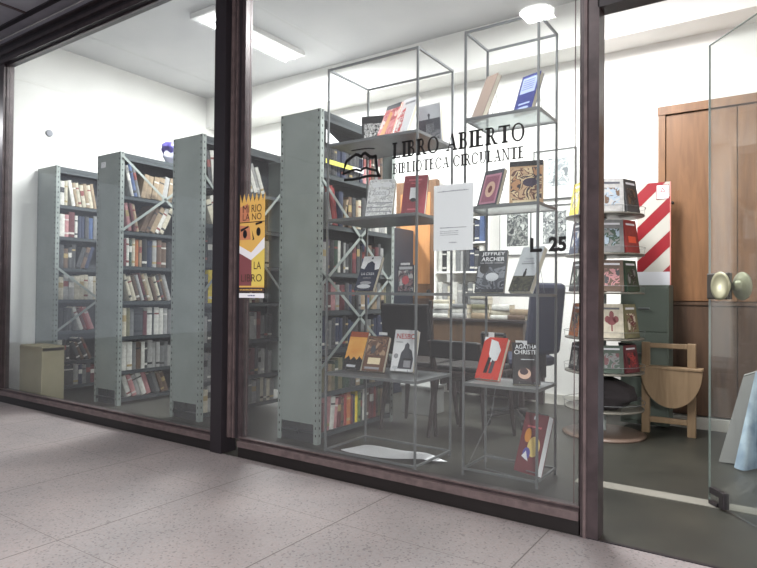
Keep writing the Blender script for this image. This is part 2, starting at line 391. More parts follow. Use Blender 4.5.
# =================================================================== BOOKCASES
TIERS = [.06, .30, .60, .91, 1.22, 1.53, 1.84]
TIERS4 = [.07, .335, .62, .88, 1.14, 1.46, 1.80]
BH = 2.22; BY0, BY1 = .45, 1.36; BW = .355
def make_bookcase(x1, label, tiers, braces):
    t = thing('bookcase', label, 'bookcase', (x1 - BW / 2, (BY0 + BY1) / 2, 0), group='grey metal library bookcases')
    w = BW / 2; d = (BY1 - BY0) / 2
    for s, nm in ((-1, 'end_panel'), (1, 'end_panel')):
        mb = MB(); y = s * d
        mb.box((-w + .006, y - .0 if s < 0 else y - .004, .13), (w - .006, y + .004 if s < 0 else y, BH), GREY); mb.build(nm, t)
    for sx in (-1, 1):
        for sy in (-1, 1):
            mb = MB(); x = sx * w; y = sy * d
            o = .0015
            mb.box((x, y - sy * -o, 0), (x - sx * .034, y + sy * 0.003, BH), GREY)
            mb.box((x, y, 0), (x - sx * .002, y - sy * .036, BH), GREY)
            for k in range(44):
                z = .05 + k * .05
                mb.box((x - sx * .012, y + sy * .0028, z), (x - sx * .02, y + sy * .0036, z + .016), HOLE)
                mb.box((x + sx * .0006, y - sy * .014, z), (x, y - sy * .022, z + .016), HOLE)
            mb.build('upright', t)
    for z in list(tiers) + [BH - .036]:
        mb = MB(); mb.box((-w + .004, -d + .006, z - .004), (w - .004, d - .006, z), GREYS)
        for sx in (-1, 1): mb.box((sx * (w - .004), -d + .006, z - .032), (sx * (w - .006), d - .006, z + (.030 if z > 2.1 else 0)), GREYS)
        mb.build('shelf', t)
    MB().box((-w + .01, -d + .03, 0), (w - .01, -d + .034, .13), GREYD).build('gap_shade', t)  # added dark sheet for the shade in the open gap under the end panel
    mb = MB(); mb.box((-.012, -d + .008, .05), (-.009, d - .008, BH - .04), GREYD); mb.build('shade_sheet', t)  # added dark sheet for the shade behind the books; the back is open
    for z0, z1 in braces:
        for a, b in ((z0, z1), (z1, z0)):
            mb = MB()
            p = Vector((w + .0045, -d + .02, a)); q = Vector((w + .0045, d - .02, b)); dd = (q - p).normalized(); n = Vector((0, -dd.z, dd.y)) * .011
            mb.add([p - n, p + n, q + n, q - n, p - n + Vector((.002, 0, 0)), p + n + Vector((.002, 0, 0)), q + n + Vector((.002, 0, 0)), q - n + Vector((.002, 0, 0))],
                   [(0,1,2,3),(7,6,5,4),(0,4,5,1),(1,5,6,2),(2,6,7,3),(3,7,4,0)], GREY)
            mb.build('cross_brace', t)
    return t
BCX = [-5.843, -4.774, -3.694, -2.518]
WHERE = ['leftmost bookcase', 'second bookcase from left', 'third bookcase from left', 'bookcase behind left rack']
b1 = make_bookcase(BCX[0], 'tall grey metal bookcase with wide end panel, leftmost, nearest the white side wall', TIERS, [(.6, 1.22)])
b2 = make_bookcase(BCX[1], 'tall grey metal bookcase, second from the left, small white sticker on its end panel', TIERS, [(1.53, 2.18)])
b3 = make_bookcase(BCX[2], 'tall grey metal bookcase partly hidden by the dark window mullion', TIERS, [(1.0, 1.9)])
b4 = make_bookcase(BCX[3], 'tall grey metal bookcase, rightmost of the four, beside the left wire display rack', TIERS4, [(.5, 1.15), (1.05, 1.75)])
def endlabel(b, bx, px, py, w, h, mm, poly=None):
    p = at(px, py, 1, BY0 - .006); l = p - b.location
    mb = MB().box((l.x - w / 2, l.y - .001, l.z - h / 2), (l.x + w / 2, l.y + .001, l.z + h / 2), mm); o = mb.build('sticker', b); o['label'] = 'small sticker'
endlabel(b2, 0, 103.5, 165, .07, .05, WHITE)
p = Vector((BCX[3] + .004, .50, 2.06)) - b4.location
MB().prism([(0, 0), (.0, .0), (0, 0)], 0, 0, WHITE)
mb = MB(); mb.add([(p.x, p.y, 2.09), (p.x, p.y, 2.0), (p.x, p.y + .2, 2.01), (p.x + .002, p.y, 2.09), (p.x + .002, p.y, 2.0), (p.x + .002, p.y + .2, 2.01)],
                  [(0, 1, 2), (5, 4, 3), (0, 3, 4, 1), (1, 4, 5, 2), (2, 5, 3, 0)], WHITE); mb.build('paper_label', b4)['label'] = 'white triangular paper label'
mb = MB().box((p.x, .50 - b4.location.y, 1.865), (p.x + .002, .80 - b4.location.y, 1.895), mat('yellow_strip', (214, 210, 96), .6)); mb.build('shelf_label', b4)['label'] = 'yellow strip label'
mb = MB().box((p.x, .80 - b4.location.y, 1.865), (p.x + .002, .93 - b4.location.y, 1.895), WHITE); mb.build('shelf_label', b4)['label'] = 'white strip label'

# ---- library books on the bookcases
PAL = dict(cream=(206, 196, 170), white=(220, 218, 210), pale_grey=(168, 168, 166), grey=(120, 122, 124), dark_grey=(68, 70, 74), black=(34, 34, 38),
           burgundy=(112, 40, 50), red=(176, 44, 46), pink=(206, 130, 134), brown=(110, 82, 62), tan=(170, 142, 108), orange=(208, 110, 50),
           yellow=(222, 196, 60), dark_green=(48, 78, 60), green=(110, 140, 70), navy=(40, 52, 88), blue=(62, 92, 150), pale_blue=(142, 164, 184), purple=(92, 66, 104), olive=(124, 120, 80))
for _k, _c in PAL.items():
    _g = sum(_c) / 3; PAL[_k] = tuple(int(.72 * v + .28 * _g) * .92 for v in _c) if _k not in ('yellow',) else _c
def cover(cn): return mat('cover_' + cn, PAL[cn], 0.5, rgb2=tuple(int(v * .88) for v in PAL[cn]), scale=30)
BANDS = [mat('band_white', (186, 184, 178), .6), mat('band_gold', (150, 132, 92), .45), mat('band_black', (40, 40, 44), .6), mat('band_red', (120, 60, 58), .6)]
ORD = 'first second third fourth fifth sixth seventh eighth ninth tenth eleventh twelfth thirteenth fourteenth fifteenth sixteenth seventeenth eighteenth nineteenth twentieth twenty-first twenty-second twenty-third twenty-fourth twenty-fifth twenty-sixth'.split()
SHN = ['lowest', 'sixth', 'fifth', 'fourth', 'third', 'second', 'top']
def book_mesh(th, h, d, cn, band):
    """upright library book: spine towards +x, page block inset; origin at the bottom centre of its spine"""
    mb = MB(); c = cover(cn)
    zs = [0, h * .12, h * .2, h * .52, h * .74, h * .8, h]
    useb = {0: [], 1: [1, 4], 2: [3], 3: [4], 4: [1]}[band[0]]
    t = th / 2
    prof = [(-.002, -t), (.001, -t * .55), (.002, 0), (.001, t * .55), (-.002, t)]
    for i in range(6):
        m = BANDS[band[1]] if i in useb else c
        for a, b in zip(prof, prof[1:]):
            mb.add([(a[0], a[1], zs[i]), (b[0], b[1], zs[i]), (b[0], b[1], zs[i + 1]), (a[0], a[1], zs[i + 1])], [(0, 1, 2, 3)], m)
    mb.box((-d, -t, 0), (-.002, -t + .002, h), c); mb.box((-d, t - .002, 0), (-.002, t, h), c)
    mb.box((-d + .004, -t + .002, .003), (-.003, t - .002, h - .004), PAGES)
    return mb
NB = [0]
LIB = []
LIB_MAX = 200
def fill(bi, ti, seq, y0, y1, tiers, base=None):
    """seq: list of (colour, thickness, height, lean) ; lean in degrees, + leans away from the window"""
    z = tiers[ti]; y = y0; x = BCX[bi] - .012; k = 0; prev = 0.0; hp = 0
    for cn, th, h, lean in seq:
        a = R(lean)
        if lean < 0 and prev >= 0: y += h * math.sin(-a)                  # a group leaning back towards the window starts further in
        if prev > 0 and lean <= 0: y += hp * math.sin(prev) * .98
        wy = th / math.cos(a)
        if y + wy + (h * math.sin(a) if a > 0 else 0) > y1: break
        mb = book_mesh(th, h, .15, cn, (random.choice([0, 0, 1, 2, 3, 4]), random.choice([0, 0, 1, 2, 3] if cn not in ('white', 'cream') else [1, 2, 3])))
        o = mb
        # rotate about the lower corner the book rests on
        if a > 0: py = y + wy; off = Matrix.Translation((0, -th / 2, 0))
        elif a < 0: py = y; off = Matrix.Translation((0, th / 2, 0))
        else: py = y + th / 2; off = Matrix()
        Mx = Matrix.Translation((x - random.random() * .01, py, z + .0008)) @ Matrix.Rotation(-a, 4, 'X') @ off
        c = Vector((x, py, z + h / 2)) - CAM; dep = c.dot(CF)
        LIB.append((th * h / dep ** 2 * abs(c.normalized().x) * (.25 if bi == 2 and .64 < py < .74 else 1), mb, Mx,
                    '%s book, %s from the window on the %s shelf, %s' % (cn.replace('_', ' '), ORD[k], SHN[ti], WHERE[bi]), 'books on the ' + WHERE[bi]))
        NB[0] += 1; k += 1; y += wy + .0012; prev = a; hp = h
def rnd(cols, n, th=(.03, .05), h=(.19, .24), leans=None):
    out = []; 
    for i in range(n):
        l = 0
        if leans:
            for s, e_, ang_ in leans:
                if s <= i < e_: l = ang_
        out.append((random.choice(cols), random.uniform(*th), random.uniform(*h), l))
    return out
lt = ['cream', 'white', 'tan', 'pale_grey', 'cream', 'brown']
mid = ['grey', 'pale_grey', 'tan', 'brown', 'dark_grey', 'burgundy', 'cream', 'white']
dk = ['dark_grey', 'black', 'grey', 'burgundy', 'navy', 'pale_grey', 'brown']
Y0 = BY0 + .045
# leftmost bookcase
S = [(0, 6, rnd(['cream', 'tan', 'white', 'brown', 'grey', 'cream'], 11, (.03, .042), (.22, .26), [(2, 11, -11)])),
     (0, 5, [('white', .05, .22, 0), ('pink', .04, .22, 0), ('burgundy', .06, .25, 0), ('white', .03, .22, 0)] + rnd(['dark_grey', 'navy', 'grey', 'blue'], 7)),
     (0, 4, rnd(['tan', 'olive', 'brown', 'dark_grey'], 4) + rnd(dk, 4, leans=[(0, 4, 18)])),
     (0, 3, rnd(['pale_grey', 'white', 'grey', 'cream', 'brown', 'pale_grey'], 10, (.04, .055), (.22, .26))),
     (0, 2, rnd(['dark_grey', 'black'], 3) + rnd(['white', 'pink', 'burgundy', 'cream', 'red'], 6, (.03, .04), (.22, .26), [(0, 6, -22)])),
     (0, 1, rnd(['grey', 'dark_grey', 'white'], 3) + rnd(['dark_grey', 'pale_grey', 'brown'], 4, leans=[(0, 4, -25)])),
     (0, 0, [('white', .06, .2, 0), ('dark_grey', .1, .2, 0), ('pale_grey', .05, .2, 0)] + rnd(dk, 4, h=(.17, .21))),
     # second
     (1, 6, rnd(['pale_grey', 'blue', 'grey'], 3, (.03, .04), (.26, .3), [(0, 3, -14)]) + rnd(['tan', 'pale_grey', 'tan', 'cream'], 6, (.04, .06), (.2, .24), [(0, 6, 10)])),
     (1, 5, [('pink', .04, .25, -12), ('burgundy', .03, .25, -12), ('tan', .03, .25, -12)] + rnd(['tan', 'brown', 'cream', 'white', 'pale_grey'], 8, (.035, .05), (.24, .27), [(0, 8, 26)])),
     (1, 4, [('burgundy', .03, .24, 0), ('white', .025, .25, 0), ('dark_green', .03, .24, 0), ('cream', .03, .25, 0), ('orange', .035, .24, 0), ('tan', .03, .24, 0), ('black', .05, .25, 0)] + rnd(dk, 8, (.04, .055), (.23, .26))),
     (1, 3, rnd(['burgundy', 'cream', 'pale_grey', 'cream', 'dark_grey', 'tan', 'brown'], 14, (.028, .042), (.22, .26), [(0, 14, -18)])),
     (1, 2, [('cream', .04, .25, 0), ('olive', .035, .25, 0), ('grey', .04, .24, 0), ('dark_grey', .09, .25, 0), ('burgundy', .04, .22, 0), ('white', .05, .25, 0), ('dark_grey', .02, .25, 0), ('white', .05, .25, 0), ('white', .04, .24, 0), ('pale_grey', .05, .24, 0)] + rnd(mid, 3)),
     (1, 1, [('white', .05, .25, 0), ('white', .05, .25, 0), ('grey', .04, .24, 0), ('brown', .05, .24, 0), ('white', .035, .24, 0), ('dark_grey', .03, .23, 0), ('pale_grey', .05, .25, 0)] + rnd(['grey', 'dark_grey', 'pale_grey'], 6)),
     (1, 0, rnd(['grey', 'dark_grey', 'pink', 'pale_grey', 'white', 'brown'], 11, (.035, .05), (.19, .22), [(0, 11, -20)])),
     # third
     (2, 6, [('dark_grey', .035, .26, -8), ('white', .04, .27, -8), ('burgundy', .05, .25, 0), ('red', .04, .25, 0)] + rnd(['pale_grey', 'grey', 'white', 'cream'], 8, (.03, .05), (.23, .28), [(0, 8, -22)])),
     (2, 5, rnd(['grey', 'cream', 'white', 'dark_grey'], 5, leans=[(0, 5, -22)]) + rnd(mid, 7, leans=[(3, 7, -18)])),
     (2, 4, rnd(dk, 8) + rnd(mid, 8)),
     (2, 3, rnd(['dark_grey', 'grey', 'burgundy'], 1) + [('yellow', .045, .26, 0), ('yellow', .045, .25, 0), ('dark_green', .03, .22, 0)] + rnd(['brown', 'pale_grey', 'burgundy', 'cream', 'tan'], 12)),
     (2, 2, rnd(['brown', 'grey', 'burgundy', 'dark_grey', 'pale_grey'], 18)),
     (2, 1, rnd(['grey', 'dark_grey', 'burgundy', 'pale_grey'], 18)),
     (2, 0, rnd(['pale_grey', 'cream', 'grey'], 18, (.03, .05), (.17, .21))),
     # fourth, behind left wire rack
     (3, 6, [('dark_grey', .05, .2, 0)] + rnd(['dark_grey', 'navy', 'black'], 10, (.03, .05), (.17, .26)) + [('pink', .04, .25, 0), ('white', .03, .24, 0), ('red', .04, .25, 0)] + rnd(mid, 4)),
     (3, 5, [('black', .03, .24, 0), ('pale_grey', .03, .22, -14), ('red', .035, .27, -10), ('red', .02, .26, -10), ('navy', .05, .24, 0), ('tan', .02, .2, 14), ('brown', .04, .22, 0), ('dark_grey', .04, .22, 0), ('tan', .03, .2, 0)] + rnd(mid, 10)),
     (3, 4, [('pale_grey', .05, .2, 0), ('purple', .03, .22, 0), ('black', .05, .22, 0), ('dark_green', .04, .22, 0), ('white', .03, .22, 0), ('black', .03, .21, 0), ('pale_grey', .02, .21, 0)] + rnd(dk, 12)),
     (3, 3, [('pale_grey', .04, .17, 0), ('burgundy', .06, .18, 0), ('pink', .05, .19, 0)] + rnd(dk, 8, h=(.16, .2)) + rnd(['blue', 'tan', 'grey', 'olive'], 8, h=(.16, .2))),
     (3, 2, rnd(['dark_grey', 'black', 'grey', 'navy'], 20, h=(.17, .22))),
     (3, 1, rnd(['dark_green', 'olive', 'black', 'dark_grey', 'tan'], 20, h=(.17, .22))),
     (3, 0, [('burgundy', .035, .19, 0), ('pink', .06, .24, 4), ('white', .045, .22, 6), ('pink', .03, .2, 6), ('burgundy', .035, .21, 0), ('brown', .03, .2, 0), ('red', .03, .22, 0), ('orange', .045, .24, 0), ('burgundy', .02, .2, 0), ('navy', .03, .2, 0), ('yellow', .035, .22, 0), ('green', .025, .21, 0), ('dark_grey', .03, .2, 0),
               ('white', .03, .24, 0), ('brown', .05, .24, 0), ('burgundy', .05, .24, 0), ('red', .035, .23, 0), ('brown', .03, .22, 0), ('olive', .03, .21, 0), ('tan', .03, .2, 0)]),
     ]
for bi, ti, seq in S:
    ye = (BY1 - .045) if bi != 0 else .90
    if bi == 1: ye = 1.04
    if bi == 2: ye = 1.29
    fill(bi, ti, seq, Y0, ye, TIERS4 if bi == 3 else TIERS)
LIB.sort(key=lambda q: -q[0])
for _, mb, Mx, lab, grp in LIB[:LIB_MAX]:
    o = mb.build('book'); o.matrix_world = Mx; tag(o, lab, 'book', grp)
rest = MB()
for _, mb, Mx, lab, grp in LIB[LIB_MAX:]:
    for p_, k_, q_ in zip(mb.f, mb.m, mb.sm): rest.add([mb.v[i] for i in p_], [tuple(range(len(p_)))], mb.mats[k_], M=Mx)
tag(rest.build('books'), 'remaining more distant books far along the grey metal bookcase shelves', 'books', kind='stuff')
print('library books', NB[0])

# bag on top of the second bookcase
def blob(name, parent, c, r, m, seed=1, zflat=None):
    bm = bmesh.new(); bmesh.ops.create_icosphere(bm, subdivisions=3, radius=1)
    rr = random.Random(seed); ph = [rr.uniform(0, 6) for _ in range(6)]
    mb = MB(); bm.verts.index_update()
    V = []
    for v in bm.verts:
        k = 1 + .10 * math.sin(5 * v.co.x + ph[0]) + .09 * math.sin(7 * v.co.y + ph[1]) + .07 * math.sin(9 * v.co.z + ph[2] + 3 * v.co.x)
        q = Vector((v.co.x * r[0] * k, v.co.y * r[1] * k, v.co.z * r[2] * k)) + Vector(c)
        if zflat is not None and q.z < zflat: q.z = zflat
        V.append(q)
    mb.add(V, [[v.index for v in f.verts] for f in bm.faces], m, smooth=True); bm.free()
    return mb.build(name, parent)
t = thing('plastic_bag', 'crumpled white plastic bag with purple top on the second bookcase', 'bag', (-4.90, 1.08, BH + .001))
blob('bag_body', t, (0, 0, .08), (.09, .1, .08), mat('white_plastic', (206, 206, 226), .4), 3, 0.0)
blob('bag_top', t, (-.02, -.02, .16), (.085, .08, .07), mat('purple_plastic', (92, 84, 160), .4), 5)

# beige block standing in for a reflection in the glass, far left
t = thing('reflection_block', 'beige block standing in for a reflection at the far left of the window', 'box', (-5.60, .22, 0))
MB().bbox((-.2, -.1, 0), (.2, .1, .5), mat('reflection_beige', (160, 152, 124), .8, rgb2=(150, 142, 114), scale=6), .004).build('box_body', t)
MB().box((-.2, -.1005, .46), (.2, .1005, .485), mat('reflection_band', (146, 132, 100), .4)).build('block_band', t)

# =================================================================== WIRE DISPLAY RACKS
def rack(label, x0, x1, y0, y1, h, shelves, shm, base_sides=True):
    t = thing('display_rack', label, 'display rack', ((x0 + x1) / 2, (y0 + y1) / 2, 0), group=None)
    w = (x1 - x0) / 2; d = (y1 - y0) / 2; r = .0058
    for sx in (-1, 1):
        for sy in (-1, 1):
            MB().box((sx * w - r, sy * d - r, 0), (sx * w + r, sy * d + r, h), ROD).build('post', t)
    for z, nm in ((h - .007, 'top_rail'), (.035, 'base_rail')):
        for s in (-1, 1):
            MB().box((-w + r, s * d - r, z - r), (w - r, s * d + r, z + r), ROD).build(nm, t)
            MB().box((s * w - r, -d + r, z - r), (s * w + r, d - r, z + r), ROD).build(nm, t)
    for z in shelves:
        mb = MB(); mb.box((-w + r, -d + .002, z - .014), (w - r, d - .002, z - .004), shm)
        for s in (-1, 1):
            mb.box((-w + r, s * (d + .004), z - .017), (w - r, s * (d - .004), z), ROD)
            mb.box((s * (w + .004), -d + r, z - .017), (s * (w - .004), d - r, z), ROD)
        mb.build('shelf', t)
    return t
RSH = [.51, 1.005, 1.455, 1.922]
rack('tall thin steel rack with four grey shelves, left of the two in the window', -2.33, -1.69, .30, .725, 2.39, RSH, RACKSH)
rack('tall thin steel rack with four narrow shelves, right of the two in the window', -1.463, -1.045, .44, .74, 2.47, [.51, 1.005, 1.485, 1.98], RACKSB)

# ---- display books
def book_cover(cv, w, h, th):
    mb = MB(); mb.box((-w / 2, 0, 0), (w / 2, .0022, h), cv); mb.box((-w / 2, th - .0022, 0), (w / 2, th, h), cv)
    mb.box((-w / 2 - .001, 0, 0), (-w / 2 + .0015, th, h), cv)
    return mb
def patch(mb, w, h, x0, z0, x1, z1, m, lift=.0006):
    mb.box((-w / 2 + x0 * w, -lift, z0 * h), (-w / 2 + x1 * w, 0, z1 * h), m)
def ell(mb, w, h, cx, cz, rx, rz, m, lift=.001, n=20, a0=0, a1=2 * math.pi):
    pts = [(-w / 2 + (cx + rx * math.cos(a0 + (a1 - a0) * i / n)) * w, (cz + rz * math.sin(a0 + (a1 - a0) * i / n)) * h) for i in range(n)]
    mb.prism(pts, -lift, 0, m)
def poly(mb, w, h, pts, m, lift=.001):
    mb.prism([(-w / 2 + x * w, z * h) for x, z in pts], -lift, 0, m)
def display_book(label, P, z, cv, art=None, title=None, th=.028, easel='', lip=True, page_m=None, shelf=None):
    x, y, yaw, tilt, w, h = P
    zz = z + max(0, th * math.sin(tilt)) * .6
    t = thing('book', label, 'book', (x, y, zz), (-tilt, 0, yaw), group=None)
    cb = book_cover(cv, w, h, th)
    if art: art(cb, w, h)
    cb.build('cover', t)
    MB().box((-w / 2 + .0015, .0022, .002), (w / 2 - .002, th - .0022, h - .002), page_m or PAGES).build('page_block', t)
    if title:
        mb = MB()
        for (body, tx, tz, hh, ww, m) in title:
            text_mb(mb, body, -w / 2 + tx * w, tz * h, hh * h, -.0022, m, bold=.012, width=ww * w)
        mb.build('title', t)
    if easel:
        sz = shelf if shelf is not None else z
        e = thing('book_easel', 'thin bent-wire easel propping up the ' + easel, 'easel', (x, y, sz), (0, 0, yaw), group='wire book easels')
        # back support and front lip; local frame of the shelf
        s_, c_ = math.sin(tilt), math.cos(tilt); dz = zz - sz
        ux = w * .28; r = .0014
        def loc(v, back): return Vector((0, v * s_ + back * c_, dz + v * c_ - back * s_))
        bk = th + .003
        mb = MB()
        for sx in (-1, 1):
            a = loc(h * .72, bk); b = loc(-.002, bk); c = loc(-.003, -.006); f_ = loc(.012, -.005)
            foot = Vector((0, min(a.y + .05, a.y + .05), .002))
            X = Vector((sx * ux, 0, 0))
            b.z = max(b.z, .002); c.z = max(c.z, .002)
            mb.path([foot + X, a + X, b + X, c + X, f_ + X], r, ROD, 6)
        a = loc(h * .72, bk); mb.path([a + Vector((-ux, 0, 0)), a + Vector((ux, 0, 0))], r, ROD, 6)
        mb.build('wire', e)
    return t
cm = lambda n, c, r_=.35: mat('print_' + n, c, r_)
W_ = cm('white', (232, 232, 236)); K_ = cm('black', (22, 22, 26)); RD = cm('red', (186, 44, 44)); OR_ = cm('orange', (214, 140, 60)); YE = cm('yellow', (226, 196, 120)); GY = cm('grey', (150, 150, 156)); DG = cm('dkgrey', (70, 72, 80))
NV = cm('navy', (24, 34, 60)); MR = cm('maroon', (110, 40, 46)); SK = cm('skin', (214, 176, 156)); BL = cm('blue', (44, 52, 116)); PB = cm('paleblue', (164, 176, 214)); LG = cm('lightgrey', (196, 198, 204)); BR = cm('brown', (104, 72, 56)); PK = cm('pink', (196, 96, 104)); CR_ = cm('cream', (232, 214, 180))

def a_bw(mb, w, h): patch(mb, w, h, .08, .06, .92, .74, art_mat('bw_dots', [(20,20,22),(235,235,235),(30,30,30),(240,240,240)], 55))
display_book('black book with a black and white speckled cover, top shelf of left rack', (-2.165, .57, .307, -.10, .17, .182), 1.955, K_, a_bw, th=.03, easel='black and white speckled book', shelf=1.9225)
def a_red(mb, w, h):
    patch(mb, w, h, 0, 0, 1, .86, art_mat('red_scene', [(190,60,60),(220,120,120),(170,40,50),(240,190,180)], 16)); poly(mb, w, h, [(.2,.1),(.55,.1),(.62,.7),(.4,.8)], OR_); patch(mb, w, h, 0, .86, 1, 1, DG)
display_book('red and orange picture book leaning back, top shelf of left rack', (-1.992, .40, -.267, .406, .133, .244), 1.935, RD, a_red, th=.012, easel='red picture book', shelf=1.9225)
def a_wm(mb, w, h):
    poly(mb, w, h, [(.0,.05),(.5,.05),(.35,.75),(.0,.6)], art_mat('red_figures', [(206,80,84),(236,226,226),(180,60,70),(240,236,232)], 22)); patch(mb, w, h, .2, .84, .9, .9, GY)
display_book('glossy white and red book leaning back beside the black rack post', (-1.866, .39, -.253, .388, .12, .256), 1.935, W_, a_wm, th=.022, easel='glossy white and red book', shelf=1.9225)
def a_ph(mb, w, h):
    patch(mb, w, h, .04, .05, .96, .30, art_mat('sea_grey', [(120,120,126),(92,94,98),(140,140,144)], 20)); patch(mb, w, h, .04, .30, .96, .62, DG)
    patch(mb, w, h, .35, .28, .7, .5, LG); ell(mb, w, h, .5, .72, .05, .05, DG); patch(mb, w, h, .47, .5, .53, .7, DG)
display_book('book with grey landscape photograph on its cover, right end of top shelf', (-1.775, .60, -.076, -.12, .168, .225), 1.9235, LG, a_ph, th=.02)
# shelf 2
def a_goth(mb, w, h):
    g = art_mat('white_relief', [(206,206,206),(240,240,240),(180,180,184),(236,236,238)], 26)
    patch(mb, w, h, .02, .02, .98, .98, g)
    for z in (.1, .22, .34): patch(mb, w, h, .02, z, .98, z + .025, GY, .0009)
    ell(mb, w, h, .3, .85, .2, .08, W_, .001); ell(mb, w, h, .7, .85, .2, .08, W_, .001); ell(mb, w, h, .5, .62, .3, .1, W_, .001)
display_book('white book with pale carved-relief cover on second shelf of left rack', (-2.042, .435, .325, .38, .167, .26), 1.465, W_, a_goth, th=.035, easel='white relief-covered book', shelf=1.4555, title=[('GODOS', .2, .56, .1, .5, GY)])
def a_maroon(mb, w, h):
    patch(mb, w, h, .3, .38, .62, .68, W_); ell(mb, w, h, .46, .36, .12, .05, K_, .0012); patch(mb, w, h, .2, .86, .75, .9, PK); patch(mb, w, h, .25, .10, .7, .14, PK); patch(mb, w, h, .3, .78, .7, .81, PK)
display_book('crimson book with white central emblem on second shelf of left rack', (-1.812, .455, .26, .343, .145, .262), 1.465, mat('crimson_cover', (138, 44, 58), .45), a_maroon, th=.03, easel='crimson book', shelf=1.4555)
# shelf 3
def a_navy(mb, w, h):
    poly(mb, w, h, [(0,1),(1,1),(1,.62),(.78,.6),(.7,.78),(.5,.86),(.3,.8),(.2,.62),(0,.66)], W_)
    ell(mb, w, h, .5, .22, .3, .05, GY); ell(mb, w, h, .45, .12, .36, .06, LG); ell(mb, w, h, .5, .94, .05, .03, K_, .0014)
display_book('navy book with white torn top and silver title on third shelf', (-2.19, .49, .05, .50, .14, .254), 1.007, NV, a_navy, th=.03, easel='navy and white book', title=[('LA CASA', .14, .44, .08, .7, LG), ('GRIS', .3, .34, .04, .4, GY)])
def a_sm(mb, w, h):
    patch(mb, w, h, .06, .06, .94, .8, art_mat('grey_cartoon', [(60,62,68),(150,120,126),(90,96,104),(200,196,196)], 26)); patch(mb, w, h, .1, .84, .9, .94, LG); ell(mb, w, h, .5, .45, .22, .16, PK)
display_book('small grey comic-style book standing upright on third shelf', (-1.945, .60, -.061, .02, .125, .172), 1.0055, DG, a_sm, th=.02, easel='small grey book')
mb = MB().box((-1.99, .615, 1.1785), (-1.93, .628, 1.192), W_); tag(mb.build('price_tag'), 'white paper slip on top of the small grey book on third shelf', 'tag')
# shelf 4
def a_or(mb, w, h):
    patch(mb, w, h, 0, .2, 1, .86, mat('sunset_orange', (214, 142, 62), .4, rgb2=(226, 168, 84), scale=12)); patch(mb, w, h, 0, .86, 1, 1, cm('rust', (150, 70, 40)))
    poly(mb, w, h, [(0,.2),(1,.2),(1,.27),(.8,.36),(.7,.26),(.5,.34),(.35,.25),(.2,.36),(0,.26)], K_); patch(mb, w, h, .2, .07, .7, .13, LG)
display_book('orange sunset-coloured paperback at left end of fourth shelf', (-2.245, .44, -.01, .405, .138, .252), .512, K_, a_or, th=.025, easel='orange paperback')
def a_br(mb, w, h):
    patch(mb, w, h, .05, .45, .95, .95, art_mat('brown_cavalry', [(96,70,58),(140,104,84),(62,48,44),(170,140,116)], 22)); ell(mb, w, h, .35, .62, .12, .12, DG); ell(mb, w, h, .68, .66, .12, .13, BR)
    patch(mb, w, h, .2, .2, .78, .38, CR_)
    patch(mb, w, h, .1, .06, .8, .12, GY)
display_book('brown historical paperback with cream title box on fourth shelf', (-2.09, .45, .1, .411, .148, .228), .512, BR, a_br, th=.03, easel='brown paperback')
mb = MB(); tag(MB().box((-2.12, .570, .735), (-2.06, .575, .752), W_).build('price_tag'), 'white slip standing above the brown historical paperback', 'tag')
def a_nes(mb, w, h):
    poly(mb, w, h, [(.3,.06),(.92,.06),(.95,.3),(.85,.5),(.72,.56),(.72,.64),(.62,.7),(.52,.64),(.5,.54),(.38,.44),(.34,.25)], DG)
    patch(mb, w, h, .5, .28, .9, .31, K_, .0016); patch(mb, w, h, .55, .10, .85, .26, GY, .0016); ell(mb, w, h, .17, .36, .1, .06, GY); patch(mb, w, h, .08, .05, .3, .12, LG)
    patch(mb, w, h, .1, .69, .4, .71, GY)
display_book('white thriller with big red title and dark hooded figure, fourth shelf', (-1.945, .56, .117, .298, .152, .262), .512, W_, a_nes, th=.04, easel='white thriller', title=[('NESBO', .1, .78, .13, .84, RD)])
# right rack
display_book('pale brown book leaning steeply, left end of top shelf of right rack', (-1.425, .50, -.40, .426, .095, .30), 1.982, mat('tan_gloss', (136, 118, 108), .35), None, th=.03, easel='pale brown leaning book')
def a_blue(mb, w, h):
    patch(mb, w, h, .1, .5, .9, .92, PB)
    for z in (.84, .78, .72, .66, .6): patch(mb, w, h, .18, z, .78, z + .015, BL, .001)
    patch(mb, w, h, .2, .2, .8, .24, PB)
    ell(mb, w, h, .5, .1, .3, .04, PB)
display_book('blue book with pale upper panel on top shelf of right rack', (-1.165, .515, -.348, .361, .127, .242), 1.982, BL, a_blue, th=.028, easel='blue book')
def a_pink(mb, w, h):
    patch(mb, w, h, .08, .05, .92, .88, cm('mauve', (186, 130, 150))); patch(mb, w, h, .16, .10, .84, .82, cm('mauve2', (150, 92, 112)), .001); ell(mb, w, h, .5, .45, .24, .22, SK, .0014); ell(mb, w, h, .5, .45, .1, .1, MR, .0018)
display_book('mauve book with oval emblem leaning on second shelf of right rack', (-1.359, .495, -.282, .344, .138, .223), 1.487, DG, a_pink, th=.025, easel='mauve book')
def a_art(mb, w, h):
    patch(mb, w, h, .04, .1, .96, .84, art_mat('painted_figures', [(206,170,136),(110,72,62),(226,200,160),(60,44,54),(190,140,100)], 15)); patch(mb, w, h, .0, .88, 1, 1, K_); ell(mb, w, h, .62, .5, .22, .1, cm('plum', (58, 44, 70)))
    patch(mb, w, h, .1, .03, .9, .09, CR_)
display_book('large book with painted figures on its cover, second shelf of right rack', (-1.145, .535, .22, .03, .178, .236), 1.489, cm('sand', (196, 160, 124)), a_art, th=.03, easel='large painted book', shelf=1.487)
def a_arch(mb, w, h):
    patch(mb, w, h, .03, .08, .97, .62, art_mat('storm_sky', [(60,64,74),(110,114,124),(40,44,54),(150,152,160)], 13)); ell(mb, w, h, .55, .36, .22, .1, LG, .0011, ); ell(mb, w, h, .25, .56, .16, .12, K_, .0014)
